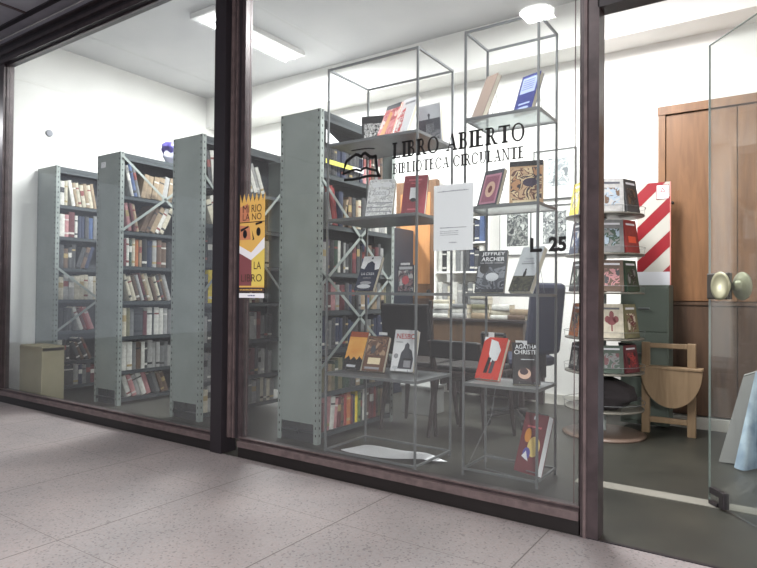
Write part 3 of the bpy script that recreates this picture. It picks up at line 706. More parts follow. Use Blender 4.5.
display_book('dark grey book with large white two-line title on third shelf', (-1.349, .515, .086, .326, .168, .251), 1.007, mat('slate_cover', (44, 48, 56), .35), a_arch, th=.02, easel='dark grey white-titled book', title=[('JEFFREY', .12, .855, .1, .8, W_), ('ARCHER', .12, .735, .1, .8, W_), ('La senda oculta', .1, .68, .035, .8, LG)])
def a_fig(mb, w, h):
    patch(mb, w, h, .0, .0, 1, .34, art_mat('dark_meadow', [(52,54,46),(84,84,66),(40,40,36)], 25)); ell(mb, w, h, .5, .38, .07, .07, K_); ell(mb, w, h, .5, .47, .04, .03, K_); patch(mb, w, h, .2, .6, .8, .63, GY); patch(mb, w, h, .25, .66, .75, .67, GY)
display_book('pale book with small dark seated figure leaning back on third shelf', (-1.170, .50, -.259, .514, .138, .285), 1.007, LG, a_fig, th=.035, easel='pale seated-figure book', title=[('Novela', .3, .7, .05, .4, GY)])
def a_rdd(mb, w, h):
    poly(mb, w, h, [(.3,.95),(.62,.9),(.82,.7),(.75,.45),(.5,.4),(.35,.6)], W_); poly(mb, w, h, [(.3,.14),(.45,.14),(.5,.5),(.36,.52)], K_, .0014); poly(mb, w, h, [(.52,.14),(.66,.14),(.7,.42),(.55,.46)], DG, .0014)
    poly(mb, w, h, [(0,.9),(.2,1),(0,1)], W_)
display_book('bright red book with white figure shape on lowest shelf of right rack', (-1.385, .565, -.122, .482, .148, .257), .512, mat('bright_red_cover', (204, 62, 48), .4), a_rdd, th=.03, easel='bright red book')
tag(MB().box((-1.43, .70, .742), (-1.395, .704, .775), W_).build('price_tag'), 'white slip standing behind the top of the bright red book', 'tag')
def a_ag(mb, w, h):
    ell(mb, w, h, .42, .25, .24, .13, SK); ell(mb, w, h, .4, .3, .16, .08, cm('plumbrown', (60, 40, 46)), .0014); patch(mb, w, h, .3, .58, .8, .6, LG)
    poly(mb, w, h, [(.1,.1),(.9,.05),(.95,.4),(.75,.45)], cm('plumbrown', (60, 40, 46)), .0008)
display_book('black mystery paperback with bold white two-line title on lowest shelf', (-1.128, .52, .45, .43, .142, .236), .512, mat('black_cover', (30, 26, 30), .4), a_ag, th=.03, easel='black mystery paperback', title=[('AGATHA', .1, .84, .11, .82, W_), ('CHRISTIE', .06, .71, .11, .9, W_)])
tag(MB().box((-1.225, .60, .722), (-1.16, .604, .745), W_).build('price_tag'), 'white slip standing behind the black mystery paperback', 'tag')
def a_mr(mb, w, h):
    ell(mb, w, h, .62, .45, .26, .17, YE); ell(mb, w, h, .38, .32, .16, .1, cm('violet', (90, 84, 160)), .0014); poly(mb, w, h, [(.2,.26),(.5,.2),(.35,.36)], W_, .0018); ell(mb, w, h, .3, .62, .14, .12, OR_, .001)
    patch(mb, w, h, .2, .76, .8, .79, PK); patch(mb, w, h, .4, .9, .55, .96, LG)
display_book('maroon book with yellow and violet picture standing at foot of rack', (-1.127, .49, -.327, .335, .152, .318), .045, mat('maroon_cover', (112, 50, 56), .4), a_mr, th=.045, page_m=W_)
# wire stand at the foot of the right rack
e = thing('book_easel', 'low silver wire stand holding the maroon book at the rack foot', 'easel', (-1.2, .50, 0), (0, 0, -.25))
mb = MB(); mb.path([(-.22, .05, .003), (-.22, .05, .09), (-.04, .05, .09)], .003, ROD); mb.path([(.1, -.02, .08), (.16, -.02, .08)], .003, ROD)
mb.path([(-.22, .05, .006), (.1, .05, .006)], .003, ROD); mb.path([(-.30, -.02, .006), (-.22, .10, .30), (-.20, .12, .5)], .002, ROD); mb.build('wire', e)

# white paper sheet lying inside the left rack
mb = MB(); n = 26; V = []; Fc = []
for i in range(n + 1):
    u = i / n; x = -2.27 + .60 * u
    hw = .035 + .11 * math.sin(math.pi * min(1, .12 + u * .95)) * (1 - .45 * u); yc = .505 + .05 * u - .02 * math.sin(u * 7)
    for s in (-1, 1):
        V.append((x + .04 * s, yc + s * hw, .006 + .007 * (1 + math.sin(u * 9 + s * .8))))
top = [(a, b, c + .002) for a, b, c in V]
for i in range(n):
    Fc.append((2*i, 2*i+2, 2*i+3, 2*i+1))
mb.add(V, Fc, WHITE, True); mb.add(top, Fc, WHITE, True)
tag(mb.build('paper_sheet'), 'wavy white paper sheet lying on the floor inside the left rack', 'paper')

# =================================================================== LETTERING ON THE GLASS
def glyph(ch):
    """serif capitals, cap height 1, list of polygons and the advance width"""
    T, t, s = .25, .10, .10
    P = []
    def rect(x0, z0, x1, z1): P.append([(x0, z0), (x1, z0), (x1, z1), (x0, z1)])
    def stem(x, w=T, z0=0, z1=1, top=True, bot=True):
        rect(x, z0, x + w, z1)
        if bot: rect(x - s, z0, x + w + s, z0 + t)
        if top: rect(x - s, z1 - t, x + w + s, z1)
    def quad(a, b, w):  # slanted stroke with horizontal width w
        P.append([(a[0], a[1]), (a[0] + w, a[1]), (b[0] + w, b[1]), (b[0], b[1])])
    def arc(cx, cz, rx, rz, a0, a1, tk, tn, n=22):
        for i in range(n):
            q = []
            for a in (a0 + (a1 - a0) * i / n, a0 + (a1 - a0) * (i + 1) / n):
                q.append(a)
            def pt(a, inner):
                w = tn + (tk - tn) * abs(math.cos(a)) ** 1.4
                k = w if inner else 0
                return (cx + (rx - k) * math.cos(a), cz + (rz - (tn if inner else 0)) * math.sin(a))
            P.append([pt(q[0], 0), pt(q[1], 0), pt(q[1], 1), pt(q[0], 1)])
    pi = math.pi
    if ch == 'L': stem(.1); rect(.27, 0, .70, t); P.append([(.62, 0), (.72, 0), (.76, .26), (.72, .26)]); return P, .82
    if ch == 'I': stem(.1); return P, .40
    if ch == 'B':
        stem(.1); rect(.2, 1 - t, .42, 1); rect(.2, .5, .42, .5 + t); rect(.2, 0, .42, t)
        arc(.42, .765, .22, .235, -pi/2, pi/2, .15, t); arc(.42, .28, .28, .28, -pi/2, pi/2, .16, t); return P, .80
    if ch == 'R':
        stem(.1); rect(.2, 1 - t, .42, 1); rect(.2, .46, .42, .46 + t); arc(.42, .73, .25, .27, -pi/2, pi/2, .16, t)
        quad((.66, 0), (.36, .5), .19); rect(.66, 0, .93, t); return P, .92
    if ch == 'O': arc(.5, .5, .47, .52, 0, 2*pi, .18, t, 44); return P, 1.06
    if ch == 'C':
        arc(.5, .5, .46, .52, .32*pi/2, 2*pi - .38*pi/2, .18, t, 40); P.append([(.88, .62), (.93, .62), (.93, .95), (.88, .88)]); return P, 1.0
    if ch == 'A':
        quad((.13, 0), (.44, 1), .055); quad((.68, 0), (.40, 1), .19); rect(.26, .30, .70, .30 + t); rect(.02, 0, .31, t); rect(.58, 0, .96, t); return P, .97
    if ch == 'E':
        stem(.1); rect(.2, 0, .66, t); rect(.2, .5, .54, .5 + t); rect(.2, 1 - t, .62, 1)
        P.append([(.60, 0), (.67, 0), (.70, .24), (.67, .24)]); P.append([(.58, 1), (.63, 1), (.63, .78), (.60, .78)]); rect(.51, .40, .54, .66); return P, .78
    if ch == 'T':
        stem(.36, top=False); rect(.03, 1 - t, .86, 1); P.append([(.02, 1), (.09, 1), (.05, .76), (.02, .76)]); P.append([(.80, 1), (.87, 1), (.87, .76), (.84, .76)]); return P, .90
    if ch == 'U':
        rect(.12, .3, .12 + T, 1); rect(.02, 1 - t, .39, 1); rect(.74, .3, .74 + t, 1); rect(.64, 1 - t, .90, 1)
        arc(.455, .32, .34, .34, pi, 2*pi, .13, .07); return P, .94
    if ch == 'N':
        rect(.14, 0, .14 + t, 1); rect(.02, 0, .31, t); rect(.80, 0, .80 + t, 1); rect(.68, 1 - t, .97, 1); quad((.72, 0), (.10, 1), .17); rect(.0, 1-t, .2, 1); return P, .98
    return P, .42
def serif_text(s, x0, x1, z0, h, y, label):
    t = thing('vinyl_lettering', label, 'lettering', (x0, y, z0)); adv = 0; items = []
    for ch in s:
        P, w = glyph(ch); items.append((P, adv, ch)); adv += w + .05
    k = (x1 - x0) / adv; mb = MB()
    for P, a, ch in items + [([], 0, ' ')]:
        if ch == ' ': mb.build('word', t); mb = MB()
        for q in P: mb.prism([((a + u) * k, v * h) for u, v in q], 0, .0006, VINYL)
    return t
YT = -.0042
serif_text('LIBRO ABIERTO', -1.660, -.945, 1.692, .082, YT, 'large black serif line LIBRO ABIERTO on the window glass')
serif_text('BIBLIOTECA CIRCULANTE', -1.657, -.953, 1.612, .055, YT, 'smaller black serif line BIBLIOTECA CIRCULANTE under the shop name')
t = thing('vinyl_lettering', 'bold black unit number L. 25 on the glass beside the post', 'lettering', (-.926, YT, 1.187))
mb = MB(); text_mb(mb, 'L.', 0, 0, .064, 0, VINYL, bold=.045, width=.056); mb.build('letter', t)
mb = MB(); text_mb(mb, '25', .083, 0, .066, 0, VINYL, bold=.045, width=.078); mb.build('number', t)
# open book logo
def stroke(mb, pts, wd):
    V = [at(340 + a / 11.37, 140 + b / 11.37, 1, YT) for a, b in pts]
    for p, q in zip(V, V[1:]):
        d = (q - p); n = Vector((-d.z, 0, d.x)).normalized() * wd / 2; e_ = d.normalized() * wd * .2
        a, b, c, f_ = p - n - e_, p + n - e_, q + n + e_, q - n + e_
        mb.prism([(a.x, a.z), (b.x, b.z), (c.x, c.z), (f_.x, f_.z)], YT, YT + .0006, VINYL)
mb = MB()
stroke(mb, [(55, 300), (75, 240), (130, 200), (180, 165), (210, 170), (240, 190), (262, 158), (285, 148), (310, 165), (340, 190), (375, 192), (405, 182)], .016)
stroke(mb, [(30, 390), (90, 365), (140, 342), (185, 335), (215, 345), (240, 352), (262, 325), (295, 315), (340, 330), (405, 345)], .012)
stroke(mb, [(50, 455), (140, 450), (230, 432), (290, 415), (350, 405), (460, 410)], .014)
stroke(mb, [(130, 122), (190, 112), (250, 102), (320, 95), (390, 98)], .006)
stroke(mb, [(405, 182), (412, 260), (420, 345), (440, 405)], .016); stroke(mb, [(60, 262), (48, 330), (34, 390)], .010); stroke(mb, [(240, 190), (240, 350)], .006)
for xx in (265, 300, 335, 370): stroke(mb, [(xx, 200), (xx, 310)], .003)
tag(mb.build('vinyl_logo'), 'black open-book emblem drawn on the glass left of the lettering', 'logo')

# white notice (its square code left out)
t = thing('paper_notice', 'white paper notice taped to the glass under the lettering', 'notice', (-1.313, .0045, 1.37))
W2, H2 = .106, .160
MB().box((-W2, 0, -H2), (W2, .0008, H2), WHITE).build('sheet', t)
mb = MB(); rr = random.Random(4)
def dashes(mb, x0, x1, z, hh, m):
    x = x0
    while x < x1:
        l = rr.uniform(.004, .011); mb.box((x, -.0005, z), (min(x + l, x1), 0, z + hh * rr.uniform(.6, 1)), m); x += l + .003
dashes(mb, -.085, .08, .125, .007, GREYP); dashes(mb, -.07, .07, -.052, .006, GREYP)
for z in (-.068, -.077, -.086): dashes(mb, -.07, .03, z, .004, GREYP)
dashes(mb, -.02, .02, -.125, .007, GREYP)
mb.build('printed_lines', t)

# yellow poster beside the mullion
t = thing('paper_poster', 'yellow and orange zigzag-topped poster with drawn face beside the mullion', 'poster', (-2.652, -.0245, 1.298))
w = .106
OY = mat('poster_ochre', (222, 178, 96), .7); OO = mat('poster_salmon', (196, 128, 96), .7); OP = mat('poster_plum', (128, 74, 78), .7); OL = mat('poster_yellow', (220, 196, 98), .7)
zig = [(-w, -.27), (w, -.27), (w, .30)]
n = 6
for i in range(n):
    x1_ = w - (2 * w) * (i + .5) / n; x2_ = w - (2 * w) * (i + 1) / n
    zig.append((x1_ , .245 if i else .25)); zig.append((x2_, .30))
MB().prism([(a, b) for a, b in zig], 0, .0008, OY).build('sheet', t)
mb = MB(); f0, f1 = -.0006, 0
mb.prism([(-w, .13), (-w * .2, .13), (-w * .35, .24), (-w, .22)], f0, f1, OO)
mb.prism([(-w, .02), (-w * .1, .02), (-w * .2, .1), (-w, .11)], f0, f1, OO)
mb.prism([(-w, -.26), (-.0, -.26), (-.0, -.09), (-w, -.05)], f0, f1, OP); mb.prism([(0, -.26), (w, -.26), (w, -.03), (0, -.09)], f0, f1, OL)
mb.box((-w, f0 - .0004, .123), (w, f1, .128), cm('darkbrown', (70, 50, 40)))
mb.prism([(-w, -.015), (-.005, -.06), (w, .03), (w, -.035), (-.005, -.105), (-w, -.06)], f0 - .0006, f1, W_)
for cx in (-.06, .055):
    mb.prism([(cx + .018 * math.cos(a * math.pi / 8), .055 + (.01 if cx > 0 else 0) + .026 * math.sin(a * math.pi / 8)) for a in range(16)], f0 - .0006, f1, K_)
mb.prism([(-.095, .07), (-.03, .095), (-.03, .105), (-.10, .085)], f0 - .0006, f1, K_); mb.prism([(.03, .105), (.085, .115), (.085, .125), (.03, .118)], f0 - .0006, f1, K_)
mb.prism([(.0, .075), (.02, .02), (.004, .015), (.008, .025)], f0 - .0006, f1, K_)
mb.build('drawing', t)
kb = cm('darkbrown', (70, 50, 40))
for body, tx, tz, hh, ww in (('MI', -.08, .185, .045, .055), ('RIO', -.005, .185, .045, .085), ('LA', -.08, .138, .04, .06), ('NO', .0, .138, .04, .08), ('LA', .02, -.16, .045, .06), ('LIBRO', -.088, -.235, .045, .176)):
    mb = MB(); text_mb(mb, body, tx, tz, hh, -.0016, kb, width=ww); mb.build('lettering', t)
mb = MB().box((-w, 0, -.30), (w, .0008, -.27), mat('poster_brown', (72, 56, 56), .7)); mb.box((-w, 0, -.333), (w, .0008, -.305), WHITE)
dashes(mb, -.10, .09, -.288, .008, OY); dashes(mb, -.03, .03, -.323, .008, BL)
mb.build('bottom_strip', t)

# =================================================================== BACK OF THE SHOP
# built-in wooden closet on the right
t = thing('wooden_closet', 'orange-brown built-in wooden closet covering the back wall by the entrance', 'closet', (-.80, 2.50, 0))
CWd = 2.5; cz = 2.46
mb = MB(); mb.box((0, 0, .09), (.05, .36, cz - .05), WOOD); mb.box((-.004, -.006, cz - .05), (CWd, .36, cz + .015), WOOD); mb.box((CWd - .04, 0, .09), (CWd, .36, cz - .05), WOOD)
mb.box((.05, .005, .93), (CWd - .04, .05, .955), WOODD); mb.box((.05, .06, .09), (CWd - .04, .36, cz - .05), DARKW); mb.build('frame', t)
x = .055
for k in range(5):
    x2 = min(x + .475, CWd - .045)
    for z0, z1, m in ((.96, cz - .055, WOOD), (.10, .925, WOODD)):
        d_ = MB(); d_.bbox((x, .012, z0), (x2, .04, z1), m, .003); d_ = d_.build('door', t)
        if z0 > .5:
            MB().lathe([(.011, 0), (.012, .004), (.007, .008)], PLATE, 14, M=Matrix.Translation((x + .045 if k % 2 == 0 else x2 - .045, .012, 1.72)) @ Matrix.Rotation(math.pi / 2, 4, 'X')).build('keyhole', d_)
    x = x2 + .004
MB().box((0, -.002, 0), (CWd, .02, .088), BASEB).build('plinth', t)['label'] = 'white painted plinth'

# orange door and dark cupboard at the back, left part
mb = MB(); mb.bbox((-3.42, 2.80, .01), (-2.93, 2.868, 2.18), WOOD, .004); mb.box((-3.36, 2.795, .2), (-3.0, 2.80, .95), WOODD); mb.box((-3.36, 2.795, 1.1), (-3.0, 2.80, 2.05), wood_mat('orange_wood_panel', (184, 122, 72), (204, 146, 92)))
o = mb.build('door_2'); tag(o, kind='structure')
MB().lathe([(.02, 0), (.024, .03), (.012, .045)], PLATE, 16, M=Matrix.Translation((-3.0, 2.80, 1.02)) @ Matrix.Rotation(math.pi / 2, 4, 'X')).build('door_knob', o)
t = thing('cupboard', 'dark blue-grey cupboard against the back wall behind the left rack', 'cupboard', (-3.62, 2.62, 0))
DK = mat('dark_bluegrey_laminate', (44, 52, 66), .45)
MB().bbox((-.30, -.2, 0), (.42, .2, 1.66), DK, .006).build('body', t)
for a, b in ((-.295, .057), (.063, .415)):
    d_ = MB().bbox((a, -.215, .06), (b, -.2, 1.64), DK, .003).build('door', t); MB().bbox(((b - .02 if a < -.2 else a) - .0, -.23, .85), ((b - .02 if a < -.2 else a) + .02, -.215, 1.0), ROD, .003).build('handle', d_)

# desk
DX0, DX1, DY0, DY1 = -2.72, -1.80, 2.26, 2.82
t = thing('desk', 'brown wooden desk against the back wall, stacked with books', 'desk', ((DX0 + DX1) / 2, (DY0 + DY1) / 2, 0))
w = (DX1 - DX0) / 2; d = (DY1 - DY0) / 2
MB().bbox((-w - .02, -d - .02, .755), (w + .02, d, .78), DARKW, .004).build('desktop', t)
MB().bbox((-w, -d, .50), (w, -d + .02, .755), DESKW, .003).build('front_panel', t)
for sx in (-1, 1):
    MB().bbox((sx * w, -d + .02, .45), (sx * (w - .02), d, .755), DESKW, .003).build('side_panel', t)
    for sy in (-1, 1): MB().box((sx * w, sy * d, 0), (sx * (w - .045), sy * (d - .045), .50 if sy < 0 else .45), DARKW).build('leg', t)
MB().box((-w + .02, d - .2, .06), (w - .02, d - .18, .5), DARKW).build('shade_panel', t)  # added dark sheet for the shade on the wall under the desk
# hutch shelf
t = thing('desk_shelf', 'white two-tier shelf unit standing on the desk against the wall', 'shelf unit', (-2.54, 2.70, .78))
for sx in (-1, 1): MB().box((sx * .29, -.12, 0), (sx * .275, .12, 1.0), WALL).build('side', t)
for z in (.0, .42, .70, .985): MB().box((-.275, -.12, z), (.275, .12, z + .015), WALL).build('shelf', t)
def small_book(x, y, z, th, h, cn, label, lean=0, d=.16, group=None, face='y'):
    mb = book_mesh(th, h, d, cn, (random.choice([0, 1, 3]), 0)); o = mb.build('book')
    o.matrix_world = Matrix.Translation((x, y, z)) @ Matrix.Rotation(R(lean), 4, 'Y') @ Matrix.Rotation(-math.pi / 2, 4, 'Z')
    return tag(o, label, 'book', group)
WN = ['bottom', 'middle', 'upper']
for ti, (z, cols_) in enumerate(((.796, ['white', 'pale_grey', 'cream', 'white', 'pale_grey', 'dark_grey', 'grey', 'white', 'tan']),
                                 (1.216, ['white', 'black', 'white', 'white', 'grey', 'pale_grey', 'dark_grey', 'navy', 'dark_grey', 'white']),
                                 (1.496, ['white', 'black', 'grey', 'dark_green', 'grey', 'dark_green', 'pale_grey', 'black', 'navy', 'blue']))):
    x = -2.80
    for k, cn in enumerate(cols_):
        th = .05 if ti == 0 else .045
        small_book(x + th / 2, 2.60, z, th, .24 - .02 * (k % 3) - (.0 if ti != 0 else -.08), cn, '%s book, %s from left on the %s tier of the desk shelf unit' % (cn.replace('_', ' '), ORD[k], WN[ti]), group='books on the desk shelf unit')
        x += th + .004
# stacks of books lying on the desk
STK = [(-2.62, 2.38, 4, ['white', 'pale_grey', 'white', 'cream']), (-2.43, 2.37, 3, ['pale_grey', 'white', 'grey']), (-2.24, 2.40, 5, ['tan', 'cream', 'olive', 'pale_grey', 'cream']), (-2.04, 2.38, 3, ['white', 'cream', 'white']), (-1.87, 2.36, 2, ['brown', 'tan'])]
SNM = ['leftmost', 'second', 'third', 'fourth', 'rightmost']
HTN = ['lowest', 'second', 'third', 'fourth', 'fifth']
for k, (x, y, n, cs) in enumerate(STK):
    z = .7808
    for j in range(n):
        th = .036 + .006 * ((j + k) % 3); m = book_mesh(th, .165, .13, cs[j], (0, 0)); o = m.build('book')
        o.matrix_world = Matrix.Translation((x + random.uniform(-.01, .01), y - .05 + .01 * (j % 2), z + th / 2)) @ Matrix.Rotation(random.uniform(-.08, .08) , 4, 'Z') @ Matrix.Rotation(-math.pi / 2, 4, 'Z') @ Matrix.Rotation(math.pi / 2, 4, 'X') @ Matrix.Translation((0, 0, -.0825))
        tag(o, '%s book lying flat, %s from bottom in the %s stack on the desk' % (cs[j].replace('_', ' '), HTN[j], SNM[k]), 'book', 'stacked books on the desk'); z += th + .0006

# pictures on the back wall
def picture(label, x0, z0, x1, z1, ix0, iz0, ix1, iz1, artm, group='framed prints on the back wall'):
    t = thing('picture_frame', label, 'picture', ((x0 + x1) / 2, YB - .001, (z0 + z1) / 2), group=group); cx, cz_ = (x0 + x1) / 2, (z0 + z1) / 2
    mb = MB(); a, b, c, d_ = x0 - cx, x1 - cx, z0 - cz_, z1 - cz_; f = .009; m = mat('thin_grey_frame', (110, 112, 112), .4, .4)
    mb.box((a, -.02, c), (a + f, 0, d_), m); mb.box((b - f, -.02, c), (b, 0, d_), m); mb.box((a + f, -.02, c), (b - f, 0, c + f), m); mb.box((a + f, -.02, d_ - f), (b - f, 0, d_), m); mb.build('frame', t)
    MB().box((a + f, -.01, c + f), (b - f, -.004, d_ - f), mat('mat_board', (228, 230, 228), .8)).build('mount', t)
    MB().box((ix0 - cx, -.0115, iz0 - cz_), (ix1 - cx, -.010, iz1 - cz_), artm).build('print', t)
picture('framed dark abstract print on the back wall, left of the unit number', -2.27, 1.37, -1.95, 1.88, -2.19, 1.46, -1.98, 1.77, art_mat('dark_print', [(70,74,76),(150,154,150),(50,54,58),(176,180,176)], 18))
picture('large thin-framed print with pale grey sketch, highest on back wall', -1.93, 1.88, -1.53, 2.34, -1.79, 2.0, -1.60, 2.26, art_mat('pale_print', [(190,196,196),(150,156,160),(206,210,208),(120,126,130)], 14))
picture('framed grey print below the large sketch on the back wall', -1.90, 1.37, -1.53, 1.83, -1.84, 1.47, -1.62, 1.77, art_mat('mid_print', [(110,114,116),(170,174,172),(80,84,88),(196,198,196)], 20))

# office chair
t = thing('office_chair', 'navy office chair with tall rounded back in front of the desk', 'chair', (-1.72, 1.88, 0), (0, 0, R(72)))
MB().bbox((-.23, -.22, .45), (.23, .24, .53), NAVY, .035).build('seat', t)
bk = MB(); bk.bbox((-.19, -.035, 0), (.19, .035, .54), NAVY, .034, M=Matrix.Translation((0, -.25, .55)) @ Matrix.Rotation(R(6), 4, 'X')); bk.build('backrest', t)
MB().bbox((-.03, -.27, .38), (.03, -.24, .66), BLACKP, .006).tube((0, -.25, .41), (0, 0, .43), .018, BLACKP).build('back_bracket', t)
MB().tube((0, 0, .08), (0, 0, .45), .025, BLACKP, 14).build('column', t)
for k in range(5):
    a = 2 * math.pi * k / 5 + .3; c, s_ = math.cos(a), math.sin(a)
    lg = MB().tube((0, 0, .10), (.25 * c, .25 * s_, .065), .02, BLACKP, 8, r2=.013).build('leg', t)
    MB().tube((.25 * c - .02 * s_, .25 * s_ + .02 * c, .028), (.25 * c + .02 * s_, .25 * s_ - .02 * c, .028), .028, BLACKP, 14).tube((.25 * c, .25 * s_, .03), (.25 * c, .25 * s_, .07), .008, BLACKP).build('caster', lg)
for s_ in (-1, 1):
    MB().path([(s_ * .24, -.12, .48), (s_ * .27, -.12, .70), (s_ * .27, .10, .70), (s_ * .24, .10, .48)], .014, BLACKP, 8).build('armrest', t)

# dark wooden chairs
def chair(label, x, y, rz, sc=1.0):
    t = thing('wooden_chair', label, 'chair', (x, y, 0), (0, 0, rz), group='dark chairs between racks and desk')
    w = .21
    MB().bbox((-w, -w, .43), (w, w, .475), DARKW, .012).build('seat', t)
    MB().bbox((-w + .01, -w + .01, .475), (w - .01, w - .01, .51), BLACKP, .015).build('cushion', t)
    for sx in (-1, 1):
        for sy in (-1, 1):
            MB().tube((sx * (w - .03), sy * (w - .03), .435), (sx * (w + .01), sy * (w + .01), 0), .026, DARKW, 10, r2=.012).build('leg', t)
        MB().tube((sx * (w - .03), -w + .02, .46), (sx * (w - .02), -w - .05, .48 + .47 * sc), .018, DARKW, 8, r2=.014).build('back_post', t)
    M_ = Matrix.Translation((0, -w - .02, .56)) @ Matrix.Rotation(R(8), 4, 'X')
    MB().bbox((-w + .02, -.018, 0), (w - .02, .018, .37 * sc - (.03 if sc < 1 else 0)), BLACKP, .015, M=M_).build('backrest', t)
    for z in (.40,):
        for s in (-1, 1): MB().box((s * (w - .045), -w + .05, z - .03), (s * (w - .06), w - .05, z + .02), DARKW).build('apron', t)
    return t
chair('dark high-backed chair with tapered legs behind the left wire rack', -2.25, 1.32, R(6))
chair('dark low-backed chair with tapered legs behind the gap between the racks', -1.80, 1.27, R(-4), .42)
# grey box on the floor under the desk side
t = thing('storage_box', 'light grey storage box on the floor behind the dark chair legs', 'box', (-2.50, 1.80, 0))
MB().bbox((-.14, -.12, 0), (.14, .12, .22), mat('grey_plastic', (120, 122, 120), .6), .01).build('box_body', t)
MB().bbox((-.15, -.13, .22), (.15, .13, .245), mat('grey_plastic', (120, 122, 120), .6), .006).build('lid', t)

# rotating book stand
SX, SY = -1.065, 1.91
t = thing('book_spinner', 'tall round rotating book stand with tiers of books behind the door post', 'book stand', (SX, SY, 0))
TRAY = mat('spinner_tray', (112, 110, 102), .45, .3)
MB().lathe([(.28, 0), (.285, .012), (.26, .022), (.05, .03)], mat('spinner_base', (104, 88, 78), .4), 40).build('base', t)
MB().tube((0, 0, .03), (0, 0, 1.64), .018, GREY, 14).build('pole', t)
TZ = [.20, .46, .70, 1.02, 1.29, 1.57]
for z in TZ:
    mb = MB().lathe([(.265, z - .012), (.27, z - .010), (.27, z - .001), (.266, z)], TRAY, 40)
    tr = mb.build('tray', t)
    rm = MB(); q = [(.276 * math.cos(2 * math.pi * i / 28), .276 * math.sin(2 * math.pi * i / 28), z + .045) for i in range(29)]
    rm.path(q, .0018, ROD, 5)
    for i in range(0, 28, 4): rm.path([q[i], (q[i][0] * .975, q[i][1] * .975, z - .004)], .0015, ROD, 5)
    rm.build('rim_wire', tr)
SPN = ['lowest', 'fifth', 'fourth', 'third', 'second', 'top']
sets = {5: [('pale_grey', 'pale_blue', 'brown'), ('dark_grey', 'black', 'brown'), ('yellow', 'cream', 'olive'), ('pale_grey', 'cream', 'grey')],
        4: [('grey', 'dark_green', 'pale_blue'), ('red', 'orange', 'red'), ('navy', 'blue', 'white'), ('black', 'dark_grey', 'black')],
        3: [('brown', 'pink', 'dark_grey'), ('dark_green', 'black', 'grey'), ('black', 'dark_green', 'white'), ('dark_grey', 'grey', 'black')],
        2: [('cream', 'red', 'white'), ('olive', 'burgundy', 'cream'), ('orange', 'dark_grey', 'tan'), ('pale_grey', 'white', 'grey')],
        1: [('dark_green', 'grey', 'burgundy'), ('burgundy', 'red', 'black'), ('black', 'white', 'grey'), ('dark_grey', 'navy', 'black')]}
# viewing side of the stand faces the window; books stand round the tray edge facing outwards
cdir = math.atan2(CAM.y - SY, CAM.x - SX)
ANGS = [.24, 1.0, -1.12, -.44, 2.2, -2.2]
SIDE = ['facing the entrance', 'on the closet side', 'left of the door post', 'hidden partly by the door post', 'on the far right side', 'on the far left side']
for ti, sets_ in sets.items():
    sets_ = sets_ + [('dark_grey', 'grey', 'black'), ('brown', 'tan', 'black')]
    z = TZ[ti]; hmax = (TZ[ti + 1] - z - .05) if ti < 5 else .24
    for k, (c1, c2, c3) in enumerate(sets_):
        a = cdir + ANGS[k]; h = min(.235, hmax); w = .155
        r = .232
        b = thing('book', '%s book %s, %s tier of the round stand' % (c1.replace('_', ' '), SIDE[k], SPN[ti]), 'book',
                  (SX + r * math.cos(a), SY + r * math.sin(a), z + .0065), (-.16, 0, a + math.pi / 2), group='books on the round stand')
        mb = book_cover(cover(c1), w, h, .022)
        am = art_mat('spin_%s_%s' % (c2, c3), [PAL[c1], PAL[c2], PAL[c3]], 20)
        if (ti, k) == (2, 0):
            for cx, cz_, rx, rz in ((.5, .5, .2, .12), (.32, .55, .12, .1), (.68, .55, .12, .1), (.5, .68, .1, .12)): ell(mb, w, h, cx, cz_, rx, rz, MR)
            patch(mb, w, h, .47, .2, .53, .42, MR)
        elif (ti, k) == (4, 1): patch(mb, w, h, .2, .3, .8, .5, cm('orangered', (214, 84, 60)))
        else: patch(mb, w, h, .18, .18, .82, .72, am)
        patch(mb, w, h, .15, .84, .85, .9, LG if c1 not in ('pale_grey', 'cream') else DG)
        mb.build('cover', b)
        MB().box((-w / 2 + .0015, .0022, .002), (w / 2 - .002, .0198, h - .002), PAGES).build('page_block', b)
# dark bundle on the lowest tier
t = thing('fabric_bundle', 'dark soft bundle resting on the lowest tier of the round stand', 'bundle', (SX, SY, TZ[0] + .002))
blob('cloth', t, (.05, -.06, .1), (.18, .15, .105), mat('dark_cloth', (40, 36, 38), .9), 8, 0.0)

# grey steel cabinet behind the stand with the striped extinguisher board on it
t = thing('steel_cabinet', 'grey-green steel cabinet behind the round stand, under the striped board', 'cabinet', (-.86, 2.37, 0))
GG = mat('greygreen_steel', (98, 108, 100), .45, .15)
MB().bbox((-.17, -.09, .03), (.17, .12, 1.08), GG, .005).build('body', t)
for z0, z1 in ((.06, .38), (.39, .72), (.73, 1.06)):
    d_ = MB().bbox((-.16, -.10, z0), (.16, -.09, z1), GG, .003).build('drawer', t); MB().bbox((-.04, -.113, (z0 + z1) / 2), (.04, -.10, (z0 + z1) / 2 + .015), ROD, .003).build('handle', d_)
t = thing('safety_board', 'red and white diagonally striped fire equipment board on the steel cabinet', 'sign', (-.81, 2.36, 1.081))
bw, bh = .115, .78
MB().box((-bw, -.004, 0), (bw, .012, bh), mat('board_offwhite', (176, 174, 166), .6)).build('board', t)
mb = MB()
SR = cm('signred', (136, 34, 42))
def clip(x0, x1, z): return z
k = 0
